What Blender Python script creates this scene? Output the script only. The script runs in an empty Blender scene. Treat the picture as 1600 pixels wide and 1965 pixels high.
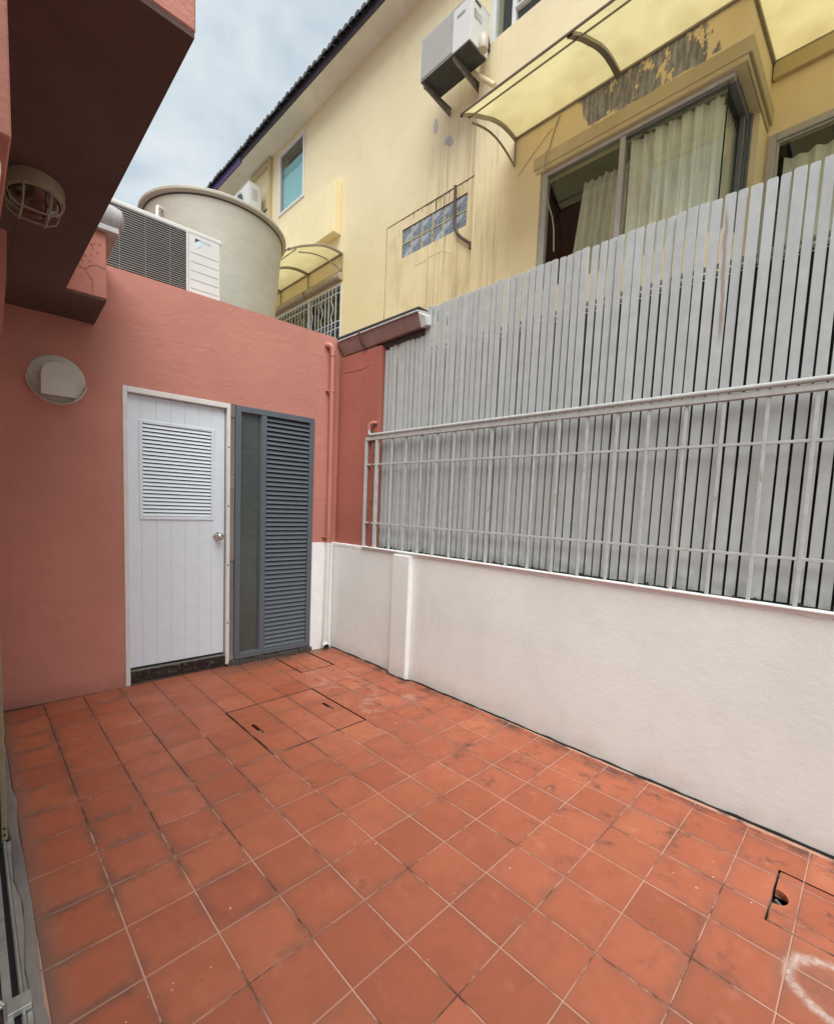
import bpy, bmesh, math, random
from mathutils import Vector, Matrix
random.seed(7)
sc = bpy.context.scene
COL = sc.collection

# ---------------------------------------------------------------- camera
cam_d = bpy.data.cameras.new('camera')
cam = bpy.data.objects.new('camera', cam_d)
COL.objects.link(cam)
sc.camera = cam
YAW, PITCH, ROLL = 0.7727355, -0.0863896, 0.0414325
FPX, CXP, CYP, WPX, HPX = 877.27, 784.43, 1047.54, 1600.0, 1965.0
fw = Vector((math.sin(YAW) * math.cos(PITCH), math.cos(YAW) * math.cos(PITCH), math.sin(PITCH)))
r0 = Vector((math.cos(YAW), -math.sin(YAW), 0))
u0 = r0.cross(fw)
rr = math.cos(ROLL) * r0 + math.sin(ROLL) * u0
uu = -math.sin(ROLL) * r0 + math.cos(ROLL) * u0
M = Matrix.Identity(4)
for i in range(3):
    M[i][0], M[i][1], M[i][2] = rr[i], uu[i], -fw[i]
M.translation = Vector((-2.368, -3.400, 1.305))
cam.matrix_world = M
cam_d.sensor_fit = 'VERTICAL'
cam_d.sensor_height = 36.0
cam_d.lens = FPX / HPX * 36.0
cam_d.shift_x = -(CXP - WPX / 2) / HPX
cam_d.shift_y = (CYP - HPX / 2) / HPX
cam_d.clip_start = 0.01
cam_d.clip_end = 2000

# ---------------------------------------------------------------- sky, sun, exposure
SUN_AZ = math.atan2(-0.60, -0.70)
SUN_EL = math.radians(58)
world = bpy.data.worlds.new('World')
sc.world = world
world.use_nodes = True
wn = world.node_tree
wn.nodes.clear()


def wnode(t, **kw):
    n = wn.nodes.new(t)
    for k, v in kw.items():
        setattr(n, k, v)
    return n


w_out = wnode('ShaderNodeOutputWorld')
w_bg = wnode('ShaderNodeBackground')
w_sky = wnode('ShaderNodeTexSky', sky_type='NISHITA', sun_disc=False)
w_sky.sun_elevation = SUN_EL
w_sky.sun_rotation = SUN_AZ
w_bg.inputs['Strength'].default_value = 0.050
w_tc = wnode('ShaderNodeTexCoord')
w_map = wnode('ShaderNodeMapping')
w_map.inputs['Scale'].default_value = (1.0, 1.0, 1.6)
w_map.inputs['Location'].default_value = (3.1, 0.7, 0.2)
w_n = wnode('ShaderNodeTexNoise')
w_n.inputs['Scale'].default_value = 3.2
w_n.inputs['Detail'].default_value = 6.0
w_n.inputs['Roughness'].default_value = 0.52
w_n.inputs['Distortion'].default_value = 0.35
w_r = wnode('ShaderNodeValToRGB')
w_r.color_ramp.elements[0].position = 0.40
w_r.color_ramp.elements[0].color = (4.15, 4.85, 5.35, 1)
w_r.color_ramp.elements[1].position = 0.62
w_r.color_ramp.elements[1].color = (6.5, 6.75, 6.9, 1)
w_mix = wnode('ShaderNodeMix', data_type='RGBA')
w_mix.inputs[0].default_value = 0.92
wl = wn.links.new
wl(w_tc.outputs['Generated'], w_map.inputs['Vector'])
wl(w_map.outputs[0], w_n.inputs['Vector'])
wl(w_n.outputs['Fac'], w_r.inputs['Fac'])
wl(w_sky.outputs[0], w_mix.inputs[6])
wl(w_r.outputs[0], w_mix.inputs[7])
wl(w_mix.outputs[2], w_bg.inputs['Color'])
wl(w_bg.outputs[0], w_out.inputs['Surface'])

sun_d = bpy.data.lights.new('sun', 'SUN')
sun_d.energy = 1.5
sun_d.angle = math.radians(60)
sun_d.color = (0.98, 1.0, 0.955)
sun = bpy.data.objects.new('sun', sun_d)
COL.objects.link(sun)
sdir = Vector((math.sin(SUN_AZ) * math.cos(SUN_EL), math.cos(SUN_AZ) * math.cos(SUN_EL), math.sin(SUN_EL)))
sun.rotation_euler = (-sdir).to_track_quat('-Z', 'Y').to_euler()
sun.location = (0, 0, 30)

sc.view_settings.view_transform = 'Standard'
sc.view_settings.look = 'None'
sc.view_settings.exposure = 1.52
sc.view_settings.gamma = 1.0
sc.view_settings.use_curve_mapping = False
sc.render.engine = 'CYCLES'
sc.cycles.max_bounces = 8
sc.cycles.diffuse_bounces = 5


# ---------------------------------------------------------------- materials
class MT:
    """small node-graph helper"""

    def __init__(self, name):
        self.m = bpy.data.materials.new(name)
        self.m.use_nodes = True
        self.t = self.m.node_tree
        self.p = self.t.nodes['Principled BSDF']
        self.pos = None

    def n(self, typ, **kw):
        n = self.t.nodes.new(typ)
        for k, v in kw.items():
            setattr(n, k, v)
        return n

    def l(self, a, b):
        self.t.links.new(a, b)

    def wpos(self):
        if self.pos is None:
            self.pos = self.n('ShaderNodeNewGeometry').outputs['Position']
        return self.pos

    def opos(self):
        return self.n('ShaderNodeTexCoord').outputs['Object']

    def noise(self, scale, detail=4, rough=0.55, vec=None, stretch=(1, 1, 1), off=(0, 0, 0), dist=0.0):
        mp = self.n('ShaderNodeMapping')
        mp.inputs['Scale'].default_value = stretch
        mp.inputs['Location'].default_value = off
        self.l(vec if vec is not None else self.wpos(), mp.inputs['Vector'])
        n = self.n('ShaderNodeTexNoise')
        n.inputs['Scale'].default_value = scale
        n.inputs['Detail'].default_value = detail
        n.inputs['Roughness'].default_value = rough
        n.inputs['Distortion'].default_value = dist
        self.l(mp.outputs[0], n.inputs['Vector'])
        return n.outputs['Fac']

    def ramp(self, fac, lo, hi, a=0.0, b=1.0):
        r = self.n('ShaderNodeMapRange')
        r.interpolation_type = 'SMOOTHSTEP'
        r.inputs['From Min'].default_value = lo
        r.inputs['From Max'].default_value = hi
        r.inputs['To Min'].default_value = a
        r.inputs['To Max'].default_value = b
        self.l(fac, r.inputs['Value'])
        return r.outputs['Result']

    def math(self, op, a, b=None, c=None):
        n = self.n('ShaderNodeMath', operation=op)
        for i, v in enumerate((a, b, c)):
            if v is None:
                continue
            if isinstance(v, (int, float)):
                n.inputs[i].default_value = v
            else:
                self.l(v, n.inputs[i])
        return n.outputs[0]

    def mix(self, fac, a, b, mode='MIX'):
        n = self.n('ShaderNodeMix', data_type='RGBA', blend_type=mode)
        for i, v in ((0, fac), (6, a), (7, b)):
            if isinstance(v, (int, float)):
                n.inputs[i].default_value = v
            elif isinstance(v, tuple):
                n.inputs[i].default_value = (v[0], v[1], v[2], 1)
            else:
                self.l(v, n.inputs[i])
        return n.outputs[2]

    def xyz(self, vec=None):
        s = self.n('ShaderNodeSeparateXYZ')
        self.l(vec if vec is not None else self.wpos(), s.inputs[0])
        return s.outputs

    def box(self, coord, lo, hi, soft):
        """1 inside [lo,hi] with soft edges"""
        return self.math('MULTIPLY', self.ramp(coord, lo - soft, lo + soft), self.ramp(coord, hi - soft, hi + soft, 1, 0))

    def bump(self, h, strength, dist=0.01, prev=None):
        b = self.n('ShaderNodeBump')
        b.inputs['Strength'].default_value = strength
        b.inputs['Distance'].default_value = dist
        self.l(h, b.inputs['Height'])
        if prev is not None:
            self.l(prev, b.inputs['Normal'])
        return b.outputs[0]

    def done(self, col=None, rough=None, nrm=None, metal=None):
        if col is not None:
            if isinstance(col, tuple):
                self.p.inputs['Base Color'].default_value = (*col, 1)
            else:
                self.l(col, self.p.inputs['Base Color'])
        if rough is not None:
            if isinstance(rough, (int, float)):
                self.p.inputs['Roughness'].default_value = rough
            else:
                self.l(rough, self.p.inputs['Roughness'])
        if nrm is not None:
            self.l(nrm, self.p.inputs['Normal'])
        if metal is not None:
            self.p.inputs['Metallic'].default_value = metal
        return self.m


def sc3(c, k):
    return (c[0] * k, c[1] * k, c[2] * k)


def stucco(name, base, var=0.12, bump=0.35, grime=0.0, grime_col=(0.1, 0.08, 0.06), fine=170, rough=0.85, trowel=0.0, splash=0.0):
    t = MT(name)
    a = t.noise(1.3, 5, 0.6)
    b = t.noise(9, 4, 0.6)
    c = t.mix(t.ramp(a, 0.3, 0.7), sc3(base, 1 - var), sc3(base, 1 + var * 0.6))
    c = t.mix(t.ramp(b, 0.45, 0.75, 0, 0.35), c, sc3(base, 1 - var * 1.4))
    if grime:
        g = t.noise(3.0, 6, 0.65, stretch=(1, 1, 0.25))
        c = t.mix(t.ramp(g, 0.52, 0.8, 0, grime), c, grime_col)
    f = t.noise(fine, 3, 0.6)
    f2 = t.noise(38, 3, 0.55, off=(3, 1, 2))
    n0 = None
    if trowel:
        tn = t.noise(3.2, 5, 0.6, stretch=(1, 1, 2.6), off=(1, 4, 2), dist=0.5)
        n0 = t.bump(tn, trowel, 0.03)
        sk = t.noise(2.2, 6, 0.68, stretch=(1, 1, 5.0), off=(7, 1, 3), dist=0.8)
        c = t.mix(t.ramp(sk, 0.54, 0.74, 0, 0.20), c, sc3(base, 1.25))
        dk = t.noise(5.0, 6, 0.68, stretch=(1, 1, 0.22), off=(2, 8, 3))
        c = t.mix(t.ramp(dk, 0.56, 0.78, 0, 0.30), c, sc3(base, 0.60))
    if splash:
        zz = t.xyz()[2]
        sn = t.noise(9, 5, 0.65, off=(3, 3, 9))
        up = t.math('ADD', zz, t.math('MULTIPLY', t.math('SUBTRACT', sn, 0.5), 0.22))
        c = t.mix(t.ramp(up, -0.02, 0.13, splash, 0), c, grime_col)
    n1 = t.bump(f2, bump * 0.8, 0.006, n0)
    n2 = t.bump(f, bump, 0.0025, n1)
    return t.done(c, rough, n2)


def paint(name, base, rough=0.45, var=0.06, dirt=0.0, dirt_col=(0.15, 0.09, 0.05), bump=0.06, obj_var=0.0, scale=14.0, metal=None):
    t = MT(name)
    a = t.noise(scale, 5, 0.6)
    c = t.mix(t.ramp(a, 0.3, 0.7), sc3(base, 1 - var), sc3(base, 1 + var * 0.5))
    if obj_var:
        oi = t.n('ShaderNodeObjectInfo')
        c = t.mix(t.ramp(oi.outputs['Random'], 0, 1, 0, 1), t.mix(1.0, c, (1 - obj_var, 1 - obj_var, 1 - obj_var), 'MULTIPLY'), c)
    if dirt:
        g = t.noise(scale * 0.6, 6, 0.7, off=(5, 2, 1), stretch=(1, 1, 0.5))
        c = t.mix(t.ramp(g, 0.55, 0.8, 0, dirt), c, dirt_col)
    f = t.noise(scale * 9, 3, 0.6)
    return t.done(c, rough, t.bump(f, bump, 0.002), metal)


PINK = (0.53, 0.222, 0.172)
m_pink = stucco('pink_stucco', PINK, 0.10, 0.45, grime_col=(0.22, 0.10, 0.08), trowel=0.16, splash=0.35)
m_pier = stucco('red_stucco', (0.40, 0.125, 0.09), 0.12, 0.45)
m_white = stucco('white_stucco', (0.765, 0.77, 0.74), 0.07, 0.26, 0.22, (0.50, 0.45, 0.40), 150, splash=0.4)
m_whitepaint = paint('white_paint', (0.88, 0.885, 0.875), 0.6, 0.04, 0.12, (0.5, 0.45, 0.4), 0.2)
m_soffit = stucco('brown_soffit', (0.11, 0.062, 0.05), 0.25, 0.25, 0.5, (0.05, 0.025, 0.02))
def mk_slat():
    t = MT('grey_slat_paint')
    base = (0.475, 0.495, 0.485)
    oi = t.n('ShaderNodeObjectInfo').outputs['Random']
    a = t.noise(14, 5, 0.6)
    c = t.mix(t.ramp(a, 0.3, 0.7), sc3(base, 0.92), sc3(base, 1.04))
    c = t.mix(t.ramp(oi, 0, 1, 0, 0.16), c, (0.27, 0.27, 0.27))
    g = t.noise(9, 6, 0.7, off=(5, 2, 1), stretch=(1, 1, 0.35))
    c = t.mix(t.ramp(g, 0.55, 0.8, 0, 0.35), c, (0.27, 0.24, 0.225))
    x, y, z = t.xyz()
    # a long scrape down to bare wood and a few smaller ones
    sy = t.math('ADD', y, t.math('MULTIPLY', t.math('SUBTRACT', z, 2.45), -0.03))
    w1 = t.math('ADD', sy, t.math('MULTIPLY', t.math('SUBTRACT', t.noise(9, 4, 0.6), 0.5), 0.03))
    m1 = t.math('MULTIPLY', t.box(w1, -2.815, -2.801, 0.004), t.box(z, 2.12, 2.66, 0.06))
    c = t.mix(t.math('MULTIPLY', m1, 0.8), c, (0.30, 0.20, 0.14))
    sc_ = t.noise(22, 5, 0.7, stretch=(1, 1, 0.06), off=(3, 3, 0))
    top = t.ramp(z, 1.4, 2.6, 0.15, 0.6)
    c = t.mix(t.math('MULTIPLY', t.ramp(sc_, 0.66, 0.74), top), c, (0.36, 0.28, 0.22))
    # splash dirt along the feet
    ft = t.math('ADD', z, t.math('MULTIPLY', t.math('SUBTRACT', a, 0.5), 0.12))
    c = t.mix(t.ramp(ft, 0.95, 1.06, 0.6, 0), c, (0.14, 0.12, 0.11))
    f = t.noise(120, 3, 0.6)
    return t.done(c, 0.42, t.bump(f, 0.12, 0.002))


m_slat = mk_slat()
m_bar = paint('grey_bar_paint', (0.48, 0.485, 0.472), 0.5, 0.12, 0.75, (0.27, 0.14, 0.075), 0.25, 0.0, 22)
m_backing = paint('dark_backing', (0.045, 0.038, 0.036), 0.7, 0.2)
m_door = paint('pale_grey_door', (0.72, 0.78, 0.84), 0.42, 0.03, 0.06, (0.4, 0.38, 0.36), 0.05)
m_frame = paint('white_door_frame', (0.72, 0.70, 0.67), 0.5, 0.06, 0.25, (0.36, 0.30, 0.25), 0.15)
m_blue = paint('blue_grey_metal', (0.105, 0.125, 0.145), 0.45, 0.06, 0.1, (0.16, 0.15, 0.14), 0.05)
m_black = paint('black_void', (0.01, 0.01, 0.01), 0.8)
m_glassdark = paint('grey_frosted_pane', (0.072, 0.085, 0.078), 0.22, 0.12)
m_chrome = paint('brushed_steel', (0.62, 0.60, 0.57), 0.22, 0.05, metal=1.0)
m_alu = paint('worn_aluminium', (0.50, 0.50, 0.46), 0.45, 0.15, 0.5, (0.16, 0.13, 0.10), 0.2, metal=0.55)
m_beige = paint('beige_aluminium', (0.33, 0.26, 0.16), 0.45, 0.08, 0.3, (0.15, 0.11, 0.07))
m_pinkpipe = paint('pink_pipe_paint', (0.50, 0.19, 0.145), 0.42, 0.06)
m_whitepipe = paint('white_pipe_paint', (0.74, 0.73, 0.70), 0.42, 0.05)
m_pvc = paint('grey_pvc', (0.48, 0.47, 0.44), 0.5, 0.1, 0.3)
m_ac = paint('white_ac_casing', (0.68, 0.68, 0.65), 0.4, 0.03, 0.12, (0.42, 0.38, 0.32))
m_acdark = paint('dark_ac_coil', (0.035, 0.035, 0.035), 0.5, 0.2)
m_acgrille = paint('grey_ac_grille', (0.40, 0.40, 0.38), 0.45, 0.05)
m_under = paint('dark_steel_underside', (0.05, 0.055, 0.055), 0.55, 0.3, 0.3, (0.12, 0.10, 0.08))
m_bracket = paint('grey_steel_bracket', (0.20, 0.19, 0.17), 0.45, 0.2, 0.4, (0.12, 0.07, 0.04))
m_bronze = paint('dull_bronze_tube', (0.30, 0.265, 0.21), 0.35, 0.12, 0.35, (0.13, 0.09, 0.06), metal=0.35)
m_rust = paint('rusty_pipe', (0.11, 0.06, 0.045), 0.7, 0.3, 0.5, (0.18, 0.08, 0.04))
m_rustred = paint('rust_red_pipe', (0.25, 0.075, 0.045), 0.7, 0.3, 0.4, (0.10, 0.04, 0.03))
m_pit = paint('pit_black', (0.012, 0.011, 0.010), 0.95, 0.3)  # near-black bottom of the pits below the covers
m_hook = paint('green_grey_hook', (0.13, 0.17, 0.15), 0.5, 0.3)
m_stain = paint('dark_rust_stain', (0.075, 0.04, 0.03), 0.85, 0.3)
m_tilecap = paint('grey_ridge_tile', (0.42, 0.40, 0.41), 0.7, 0.2, 0.45, (0.16, 0.13, 0.12), 0.4)
m_gutter = paint('brown_gutter', (0.29, 0.18, 0.16), 0.5, 0.12, 0.35, (0.09, 0.05, 0.04))
m_lead = paint('grey_flashing', (0.50, 0.48, 0.47), 0.55, 0.15, 0.35)
m_roof = paint('dark_roof_tile', (0.075, 0.072, 0.078), 0.7, 0.25, 0.4, (0.03, 0.03, 0.03), 0.4)
m_fascia = paint('violet_grey_fascia', (0.055, 0.048, 0.062), 0.6, 0.2, 0.4, (0.05, 0.045, 0.05))
m_purple = paint('purple_fascia_paint', (0.12, 0.08, 0.23), 0.6, 0.15)
m_eave = stucco('grey_eave_board', (0.82, 0.80, 0.74), 0.08, 0.15, 0.25, (0.40, 0.37, 0.32))
m_winframe = paint('white_window_frame', (0.72, 0.73, 0.72), 0.4, 0.04)
m_greyframe = paint('grey_window_frame', (0.42, 0.40, 0.37), 0.45, 0.08, 0.3, (0.2, 0.16, 0.12))
m_darkframe = paint('dark_window_frame', (0.13, 0.14, 0.14), 0.45, 0.1)
m_grillwhite = paint('white_window_grille', (0.72, 0.72, 0.69), 0.5, 0.05)
m_blind = paint('beige_blind_box', (0.46, 0.38, 0.26), 0.6, 0.12, 0.4, (0.2, 0.14, 0.09))
m_tealblind = paint('teal_blind', (0.33, 0.62, 0.63), 0.7)
m_cable = paint('pale_cable', (0.36, 0.32, 0.26), 0.6)
m_cream = paint('cream_pipe', (0.72, 0.63, 0.38), 0.5)
m_globe = paint('amber_lamp_glass', (0.07, 0.035, 0.018), 0.12, 0.1)
m_lampbase = paint('beige_lamp_plastic', (0.30, 0.25, 0.165), 0.5, 0.06)
m_ventm = paint('cream_vent_plastic', (0.56, 0.51, 0.44), 0.42, 0.06, 0.12, (0.3, 0.24, 0.2))
m_logo_d = paint('logo_dark', (0.05, 0.07, 0.09), 0.4)
m_logo_l = paint('logo_light', (0.58, 0.72, 0.80), 0.4)
m_logo_t = paint('logo_text', (0.34, 0.44, 0.50), 0.4)
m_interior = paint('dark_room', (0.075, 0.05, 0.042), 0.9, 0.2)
m_concrete = stucco('alley_concrete', (0.16, 0.15, 0.14), 0.2, 0.4)
m_darkmortar = stucco('dark_mortar', (0.085, 0.07, 0.06), 0.3, 0.8)
m_mortar = stucco('grey_mortar', (0.25, 0.22, 0.20), 0.3, 0.8)


def mk_tank():
    t = MT('tank_fibreglass')
    a = t.noise(5, 5, 0.6, stretch=(1, 1, 2.5))
    b = t.noise(40, 3, 0.6, stretch=(1, 1, 6))
    c = t.mix(t.ramp(a, 0.3, 0.7), (0.46, 0.44, 0.365), (0.52, 0.50, 0.42))
    c = t.mix(t.ramp(b, 0.4, 0.8, 0, 0.35), c, (0.38, 0.36, 0.30))
    return t.done(c, 0.5, t.bump(b, 0.25, 0.004))


m_tank = mk_tank()


def mk_stone():
    t = MT('black_marble')
    a = t.noise(26, 6, 0.7, dist=1.5)
    c = t.mix(t.ramp(a, 0.5, 0.72), (0.012, 0.011, 0.01), (0.14, 0.12, 0.10))
    return t.done(c, 0.3, t.bump(a, 0.3, 0.004))


m_stone = mk_stone()


def mk_tile():
    t = MT('terracotta_tile')
    oi = t.n('ShaderNodeObjectInfo').outputs['Random']
    base = t.mix(oi, (0.39, 0.105, 0.051), (0.47, 0.138, 0.070))
    w = t.wpos()
    a = t.noise(7, 5, 0.62)
    oi2 = t.math('FRACT', t.math('MULTIPLY', oi, 17.3))
    base = t.mix(t.ramp(oi2, 0.66, 1.0, 0, 0.45), base, (0.33, 0.088, 0.042))
    oi3 = t.math('FRACT', t.math('MULTIPLY', oi, 41.7))
    base = t.mix(t.ramp(oi3, 0.8, 1.0, 0, 0.3), base, (0.55, 0.20, 0.10))
    base = t.mix(t.ramp(a, 0.35, 0.7, 0, 0.5), base, (0.34, 0.088, 0.038))
    pale = t.noise(11, 5, 0.6, off=(4, 4, 0))
    base = t.mix(t.ramp(pale, 0.56, 0.82, 0, 0.45), base, (0.60, 0.26, 0.16))
    x, y, z = t.xyz()
    # dirty borders of each tile, heavier towards the house on the left
    ox, oy, oz = t.xyz(t.opos())
    ax = t.math('ABSOLUTE', ox)
    ay = t.math('ABSOLUTE', oy)
    e = t.math('MAXIMUM', ax, ay)
    en = t.noise(16, 5, 0.65, off=(1, 7, 2))
    e2 = t.math('ADD', e, t.math('MULTIPLY', t.math('SUBTRACT', en, 0.5), 0.065))
    edge = t.ramp(e2, 0.060, 0.1)
    left = t.ramp(x, -2.05, -1.45, 1.0, 0.45)
    patch = t.ramp(t.noise(2.6, 4, 0.6, off=(9, 3, 0)), 0.42, 0.62)
    f = t.math('MULTIPLY', t.math('MULTIPLY', edge, left), t.math('ADD', t.math('MULTIPLY', patch, 0.8), 0.2))
    base = t.mix(t.math('MULTIPLY', f, 0.8), base, (0.17, 0.085, 0.06))
    # sooty smudges, denser beside the white wall and near the drain corner
    sm = t.noise(8, 8, 0.76, off=(2, 5, 3), stretch=(1, 1, 1), dist=0.25)
    near = t.ramp(x, -1.15, -0.25, 0.30, 1.0)
    s = t.math('MULTIPLY', t.ramp(sm, 0.535, 0.69), near)
    base = t.mix(t.math('MULTIPLY', s, 0.85), base, (0.085, 0.045, 0.034))
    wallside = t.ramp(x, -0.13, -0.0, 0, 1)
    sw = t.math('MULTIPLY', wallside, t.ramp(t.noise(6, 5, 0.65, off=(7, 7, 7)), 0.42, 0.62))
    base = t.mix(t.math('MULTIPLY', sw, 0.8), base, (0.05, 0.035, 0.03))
    # chalky marks near the covers
    ch = t.noise(8, 6, 0.7, off=(8, 1, 3), dist=0.6)
    reg = t.math('MULTIPLY', t.box(x, -0.62, -0.12, 0.12), t.box(y, -1.35, -0.45, 0.15))
    base = t.mix(t.math('MULTIPLY', t.math('MULTIPLY', t.ramp(ch, 0.50, 0.72), reg), 0.45), base, (0.62, 0.46, 0.38))
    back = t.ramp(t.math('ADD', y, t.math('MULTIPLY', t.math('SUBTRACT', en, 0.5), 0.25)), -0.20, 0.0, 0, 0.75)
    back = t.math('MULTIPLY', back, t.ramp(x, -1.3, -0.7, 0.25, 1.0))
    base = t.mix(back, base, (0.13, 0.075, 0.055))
    sill = t.ramp(t.math('ADD', x, t.math('MULTIPLY', t.math('SUBTRACT', en, 0.5), 0.10)), -2.25, -2.17, 0.5, 0)
    base = t.mix(sill, base, (0.24, 0.15, 0.12))
    sp = t.n('ShaderNodeTexVoronoi', feature='F1')
    sp.inputs['Scale'].default_value = 34
    t.l(w, sp.inputs['Vector'])
    spc = t.n('ShaderNodeSeparateColor')
    t.l(sp.outputs['Color'], spc.inputs[0])
    spm = t.math('LESS_THAN', sp.outputs['Distance'], t.ramp(spc.outputs[0], 0.80, 1.0, 0.0, 0.11))
    base = t.mix(t.math('MULTIPLY', spm, 0.8), base, t.mix(t.math('GREATER_THAN', spc.outputs[1], 0.35), (0.05, 0.03, 0.025), (0.75, 0.62, 0.55)))
    # white dried ring of a bucket by the right hand cover
    dx = t.math('SUBTRACT', x, -0.668)
    dy = t.math('SUBTRACT', y, -3.432)
    d = t.math('SQRT', t.math('ADD', t.math('MULTIPLY', dx, dx), t.math('MULTIPLY', dy, dy)))
    d = t.math('ADD', d, t.math('MULTIPLY', t.math('SUBTRACT', t.noise(14, 3, 0.5), 0.5), 0.03))
    ring = t.math('MULTIPLY', t.ramp(d, 0.078, 0.099), t.ramp(d, 0.100, 0.126, 1, 0))
    rn = t.ramp(t.noise(45, 4, 0.7), 0.3, 0.7, 0.12, 0.7)
    halo = t.ramp(d, 0.10, 0.17, 1, 0)
    base = t.mix(t.math('MULTIPLY', halo, 0.35), base, (0.24, 0.12, 0.085))
    base = t.mix(t.math('MULTIPLY', ring, rn), base, (0.72, 0.63, 0.57))
    # paint drops
    v = t.n('ShaderNodeTexVoronoi', feature='F1')
    v.inputs['Scale'].default_value = 7.5
    t.l(w, v.inputs['Vector'])
    vv = t.n('ShaderNodeSeparateColor')
    t.l(v.outputs['Color'], vv.inputs[0])
    rad = t.math('MULTIPLY', t.ramp(vv.outputs[0], 0.55, 1.0), 0.055)
    drop = t.math('LESS_THAN', v.outputs['Distance'], rad)
    base = t.mix(t.math('MULTIPLY', drop, 0.5), base, (0.66, 0.42, 0.32))
    f1 = t.noise(160, 3, 0.6)
    f2 = t.noise(18, 4, 0.6)
    n = t.bump(f1, 0.12, 0.0015, t.bump(f2, 0.12, 0.006))
    rg = t.ramp(a, 0.3, 0.7, 0.42, 0.60)
    return t.done(base, rg, n)


m_tile = mk_tile()


def mk_grout():
    t = MT('tile_grout')
    x, y, z = t.xyz()
    a = t.noise(5, 6, 0.7, off=(2, 2, 2))
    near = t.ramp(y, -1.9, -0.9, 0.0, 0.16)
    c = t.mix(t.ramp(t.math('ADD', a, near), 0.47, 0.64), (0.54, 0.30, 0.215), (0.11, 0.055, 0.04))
    return t.done(c, 0.9, t.bump(t.noise(120, 3), 0.4, 0.002))


m_grout = mk_grout()


def mk_yellow():
    t = MT('yellow_render')
    x, y, z = t.xyz()
    a = t.noise(0.9, 5, 0.6)
    b = t.noise(5, 5, 0.62, off=(3, 3, 3))
    hi = t.ramp(z, 4.0, 6.6)
    c0 = t.mix(hi, (0.82, 0.68, 0.385), (0.85, 0.74, 0.49))
    c = t.mix(t.ramp(a, 0.3, 0.7, 0, 0.5), c0, t.mix(1.0, c0, (0.88, 0.86, 0.82), 'MULTIPLY'))
    c = t.mix(t.ramp(b, 0.5, 0.8, 0, 0.4), c, t.mix(1.0, c0, (0.84, 0.78, 0.68), 'MULTIPLY'))
    # rain streaks below the condenser and around the blocked opening
    st = t.noise(13, 5, 0.65, stretch=(1, 1.5, 0.06), off=(1, 2, 3))
    reg = t.math('MULTIPLY', t.box(y, 0.0, 1.25, 0.25), t.ramp(z, 5.3, 6.2, 1, 0.35))
    c = t.mix(t.math('MULTIPLY', t.math('MULTIPLY', t.ramp(st, 0.46, 0.72), reg), 0.75), c, (0.36, 0.25, 0.15))
    reg2 = t.math('MULTIPLY', t.box(y, 0.45, 2.1, 0.04), t.box(z, 3.8, 5.42, 0.02))
    g2 = t.noise(3.5, 5, 0.65, stretch=(1, 1, 0.4), off=(6, 6, 1))
    c = t.mix(t.math('MULTIPLY', t.math('MULTIPLY', t.ramp(g2, 0.42, 0.7), reg2), 0.42), c, (0.50, 0.33, 0.16))
    # bare grey plaster where the paint has peeled above the wide window
    pn = t.noise(4.2, 5, 0.62, stretch=(1, 1, 0.55), off=(2.3, 0.4, 0))
    pn2 = t.noise(34, 4, 0.6, stretch=(1, 1, 0.18), off=(0, 2, 0))
    yy = t.math('ADD', y, t.math('MULTIPLY', t.math('SUBTRACT', z, 5.26), -0.45))
    nn = t.math('MULTIPLY', t.math('SUBTRACT', pn, 0.5), 0.55)
    py = t.box(t.math('ADD', yy, t.math('MULTIPLY', nn, 0.5)), -2.10, -0.98, 0.012)
    pz = t.ramp(t.math('ADD', z, t.math('MULTIPLY', nn, 0.26)), 5.118, 5.135)
    hole = t.ramp(t.noise(6.5, 5, 0.65, stretch=(1, 1, 0.5), off=(7.7, 1.9, 0)), 0.54, 0.555, 1, 0)
    px = t.math('MULTIPLY', t.math('LESS_THAN', x, 2.26), t.math('LESS_THAN', z, 5.47))
    pm = t.math('MULTIPLY', t.math('MULTIPLY', py, pz), t.math('MULTIPLY', hole, px))
    pc = t.mix(t.ramp(pn2, 0.35, 0.7), (0.19, 0.19, 0.195), (0.40, 0.40, 0.415))
    c = t.mix(pm, c, pc)
    f = t.noise(85, 3, 0.6)
    f2 = t.noise(12, 4, 0.6)
    n = t.bump(f, 0.22, 0.003, t.bump(f2, 0.25, 0.012))
    inv = t.math('SUBTRACT', 1.0, pm)
    n = t.bump(inv, 0.6, 0.008, n)
    return t.done(c, 0.9, n)


m_yellow = mk_yellow()
m_ledge = stucco('pale_yellow_render', (0.86, 0.74, 0.45), 0.06, 0.25, 0.22, (0.42, 0.34, 0.2))
m_surround = stucco('yellow_trim', (0.56, 0.47, 0.27), 0.10, 0.2, 0.25, (0.34, 0.25, 0.14))
m_ochre = stucco('ochre_render', (0.50, 0.37, 0.17), 0.10, 0.2, 0.25, (0.34, 0.25, 0.14))  # ochre tone of the hairline crack and the thin cable


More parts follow.
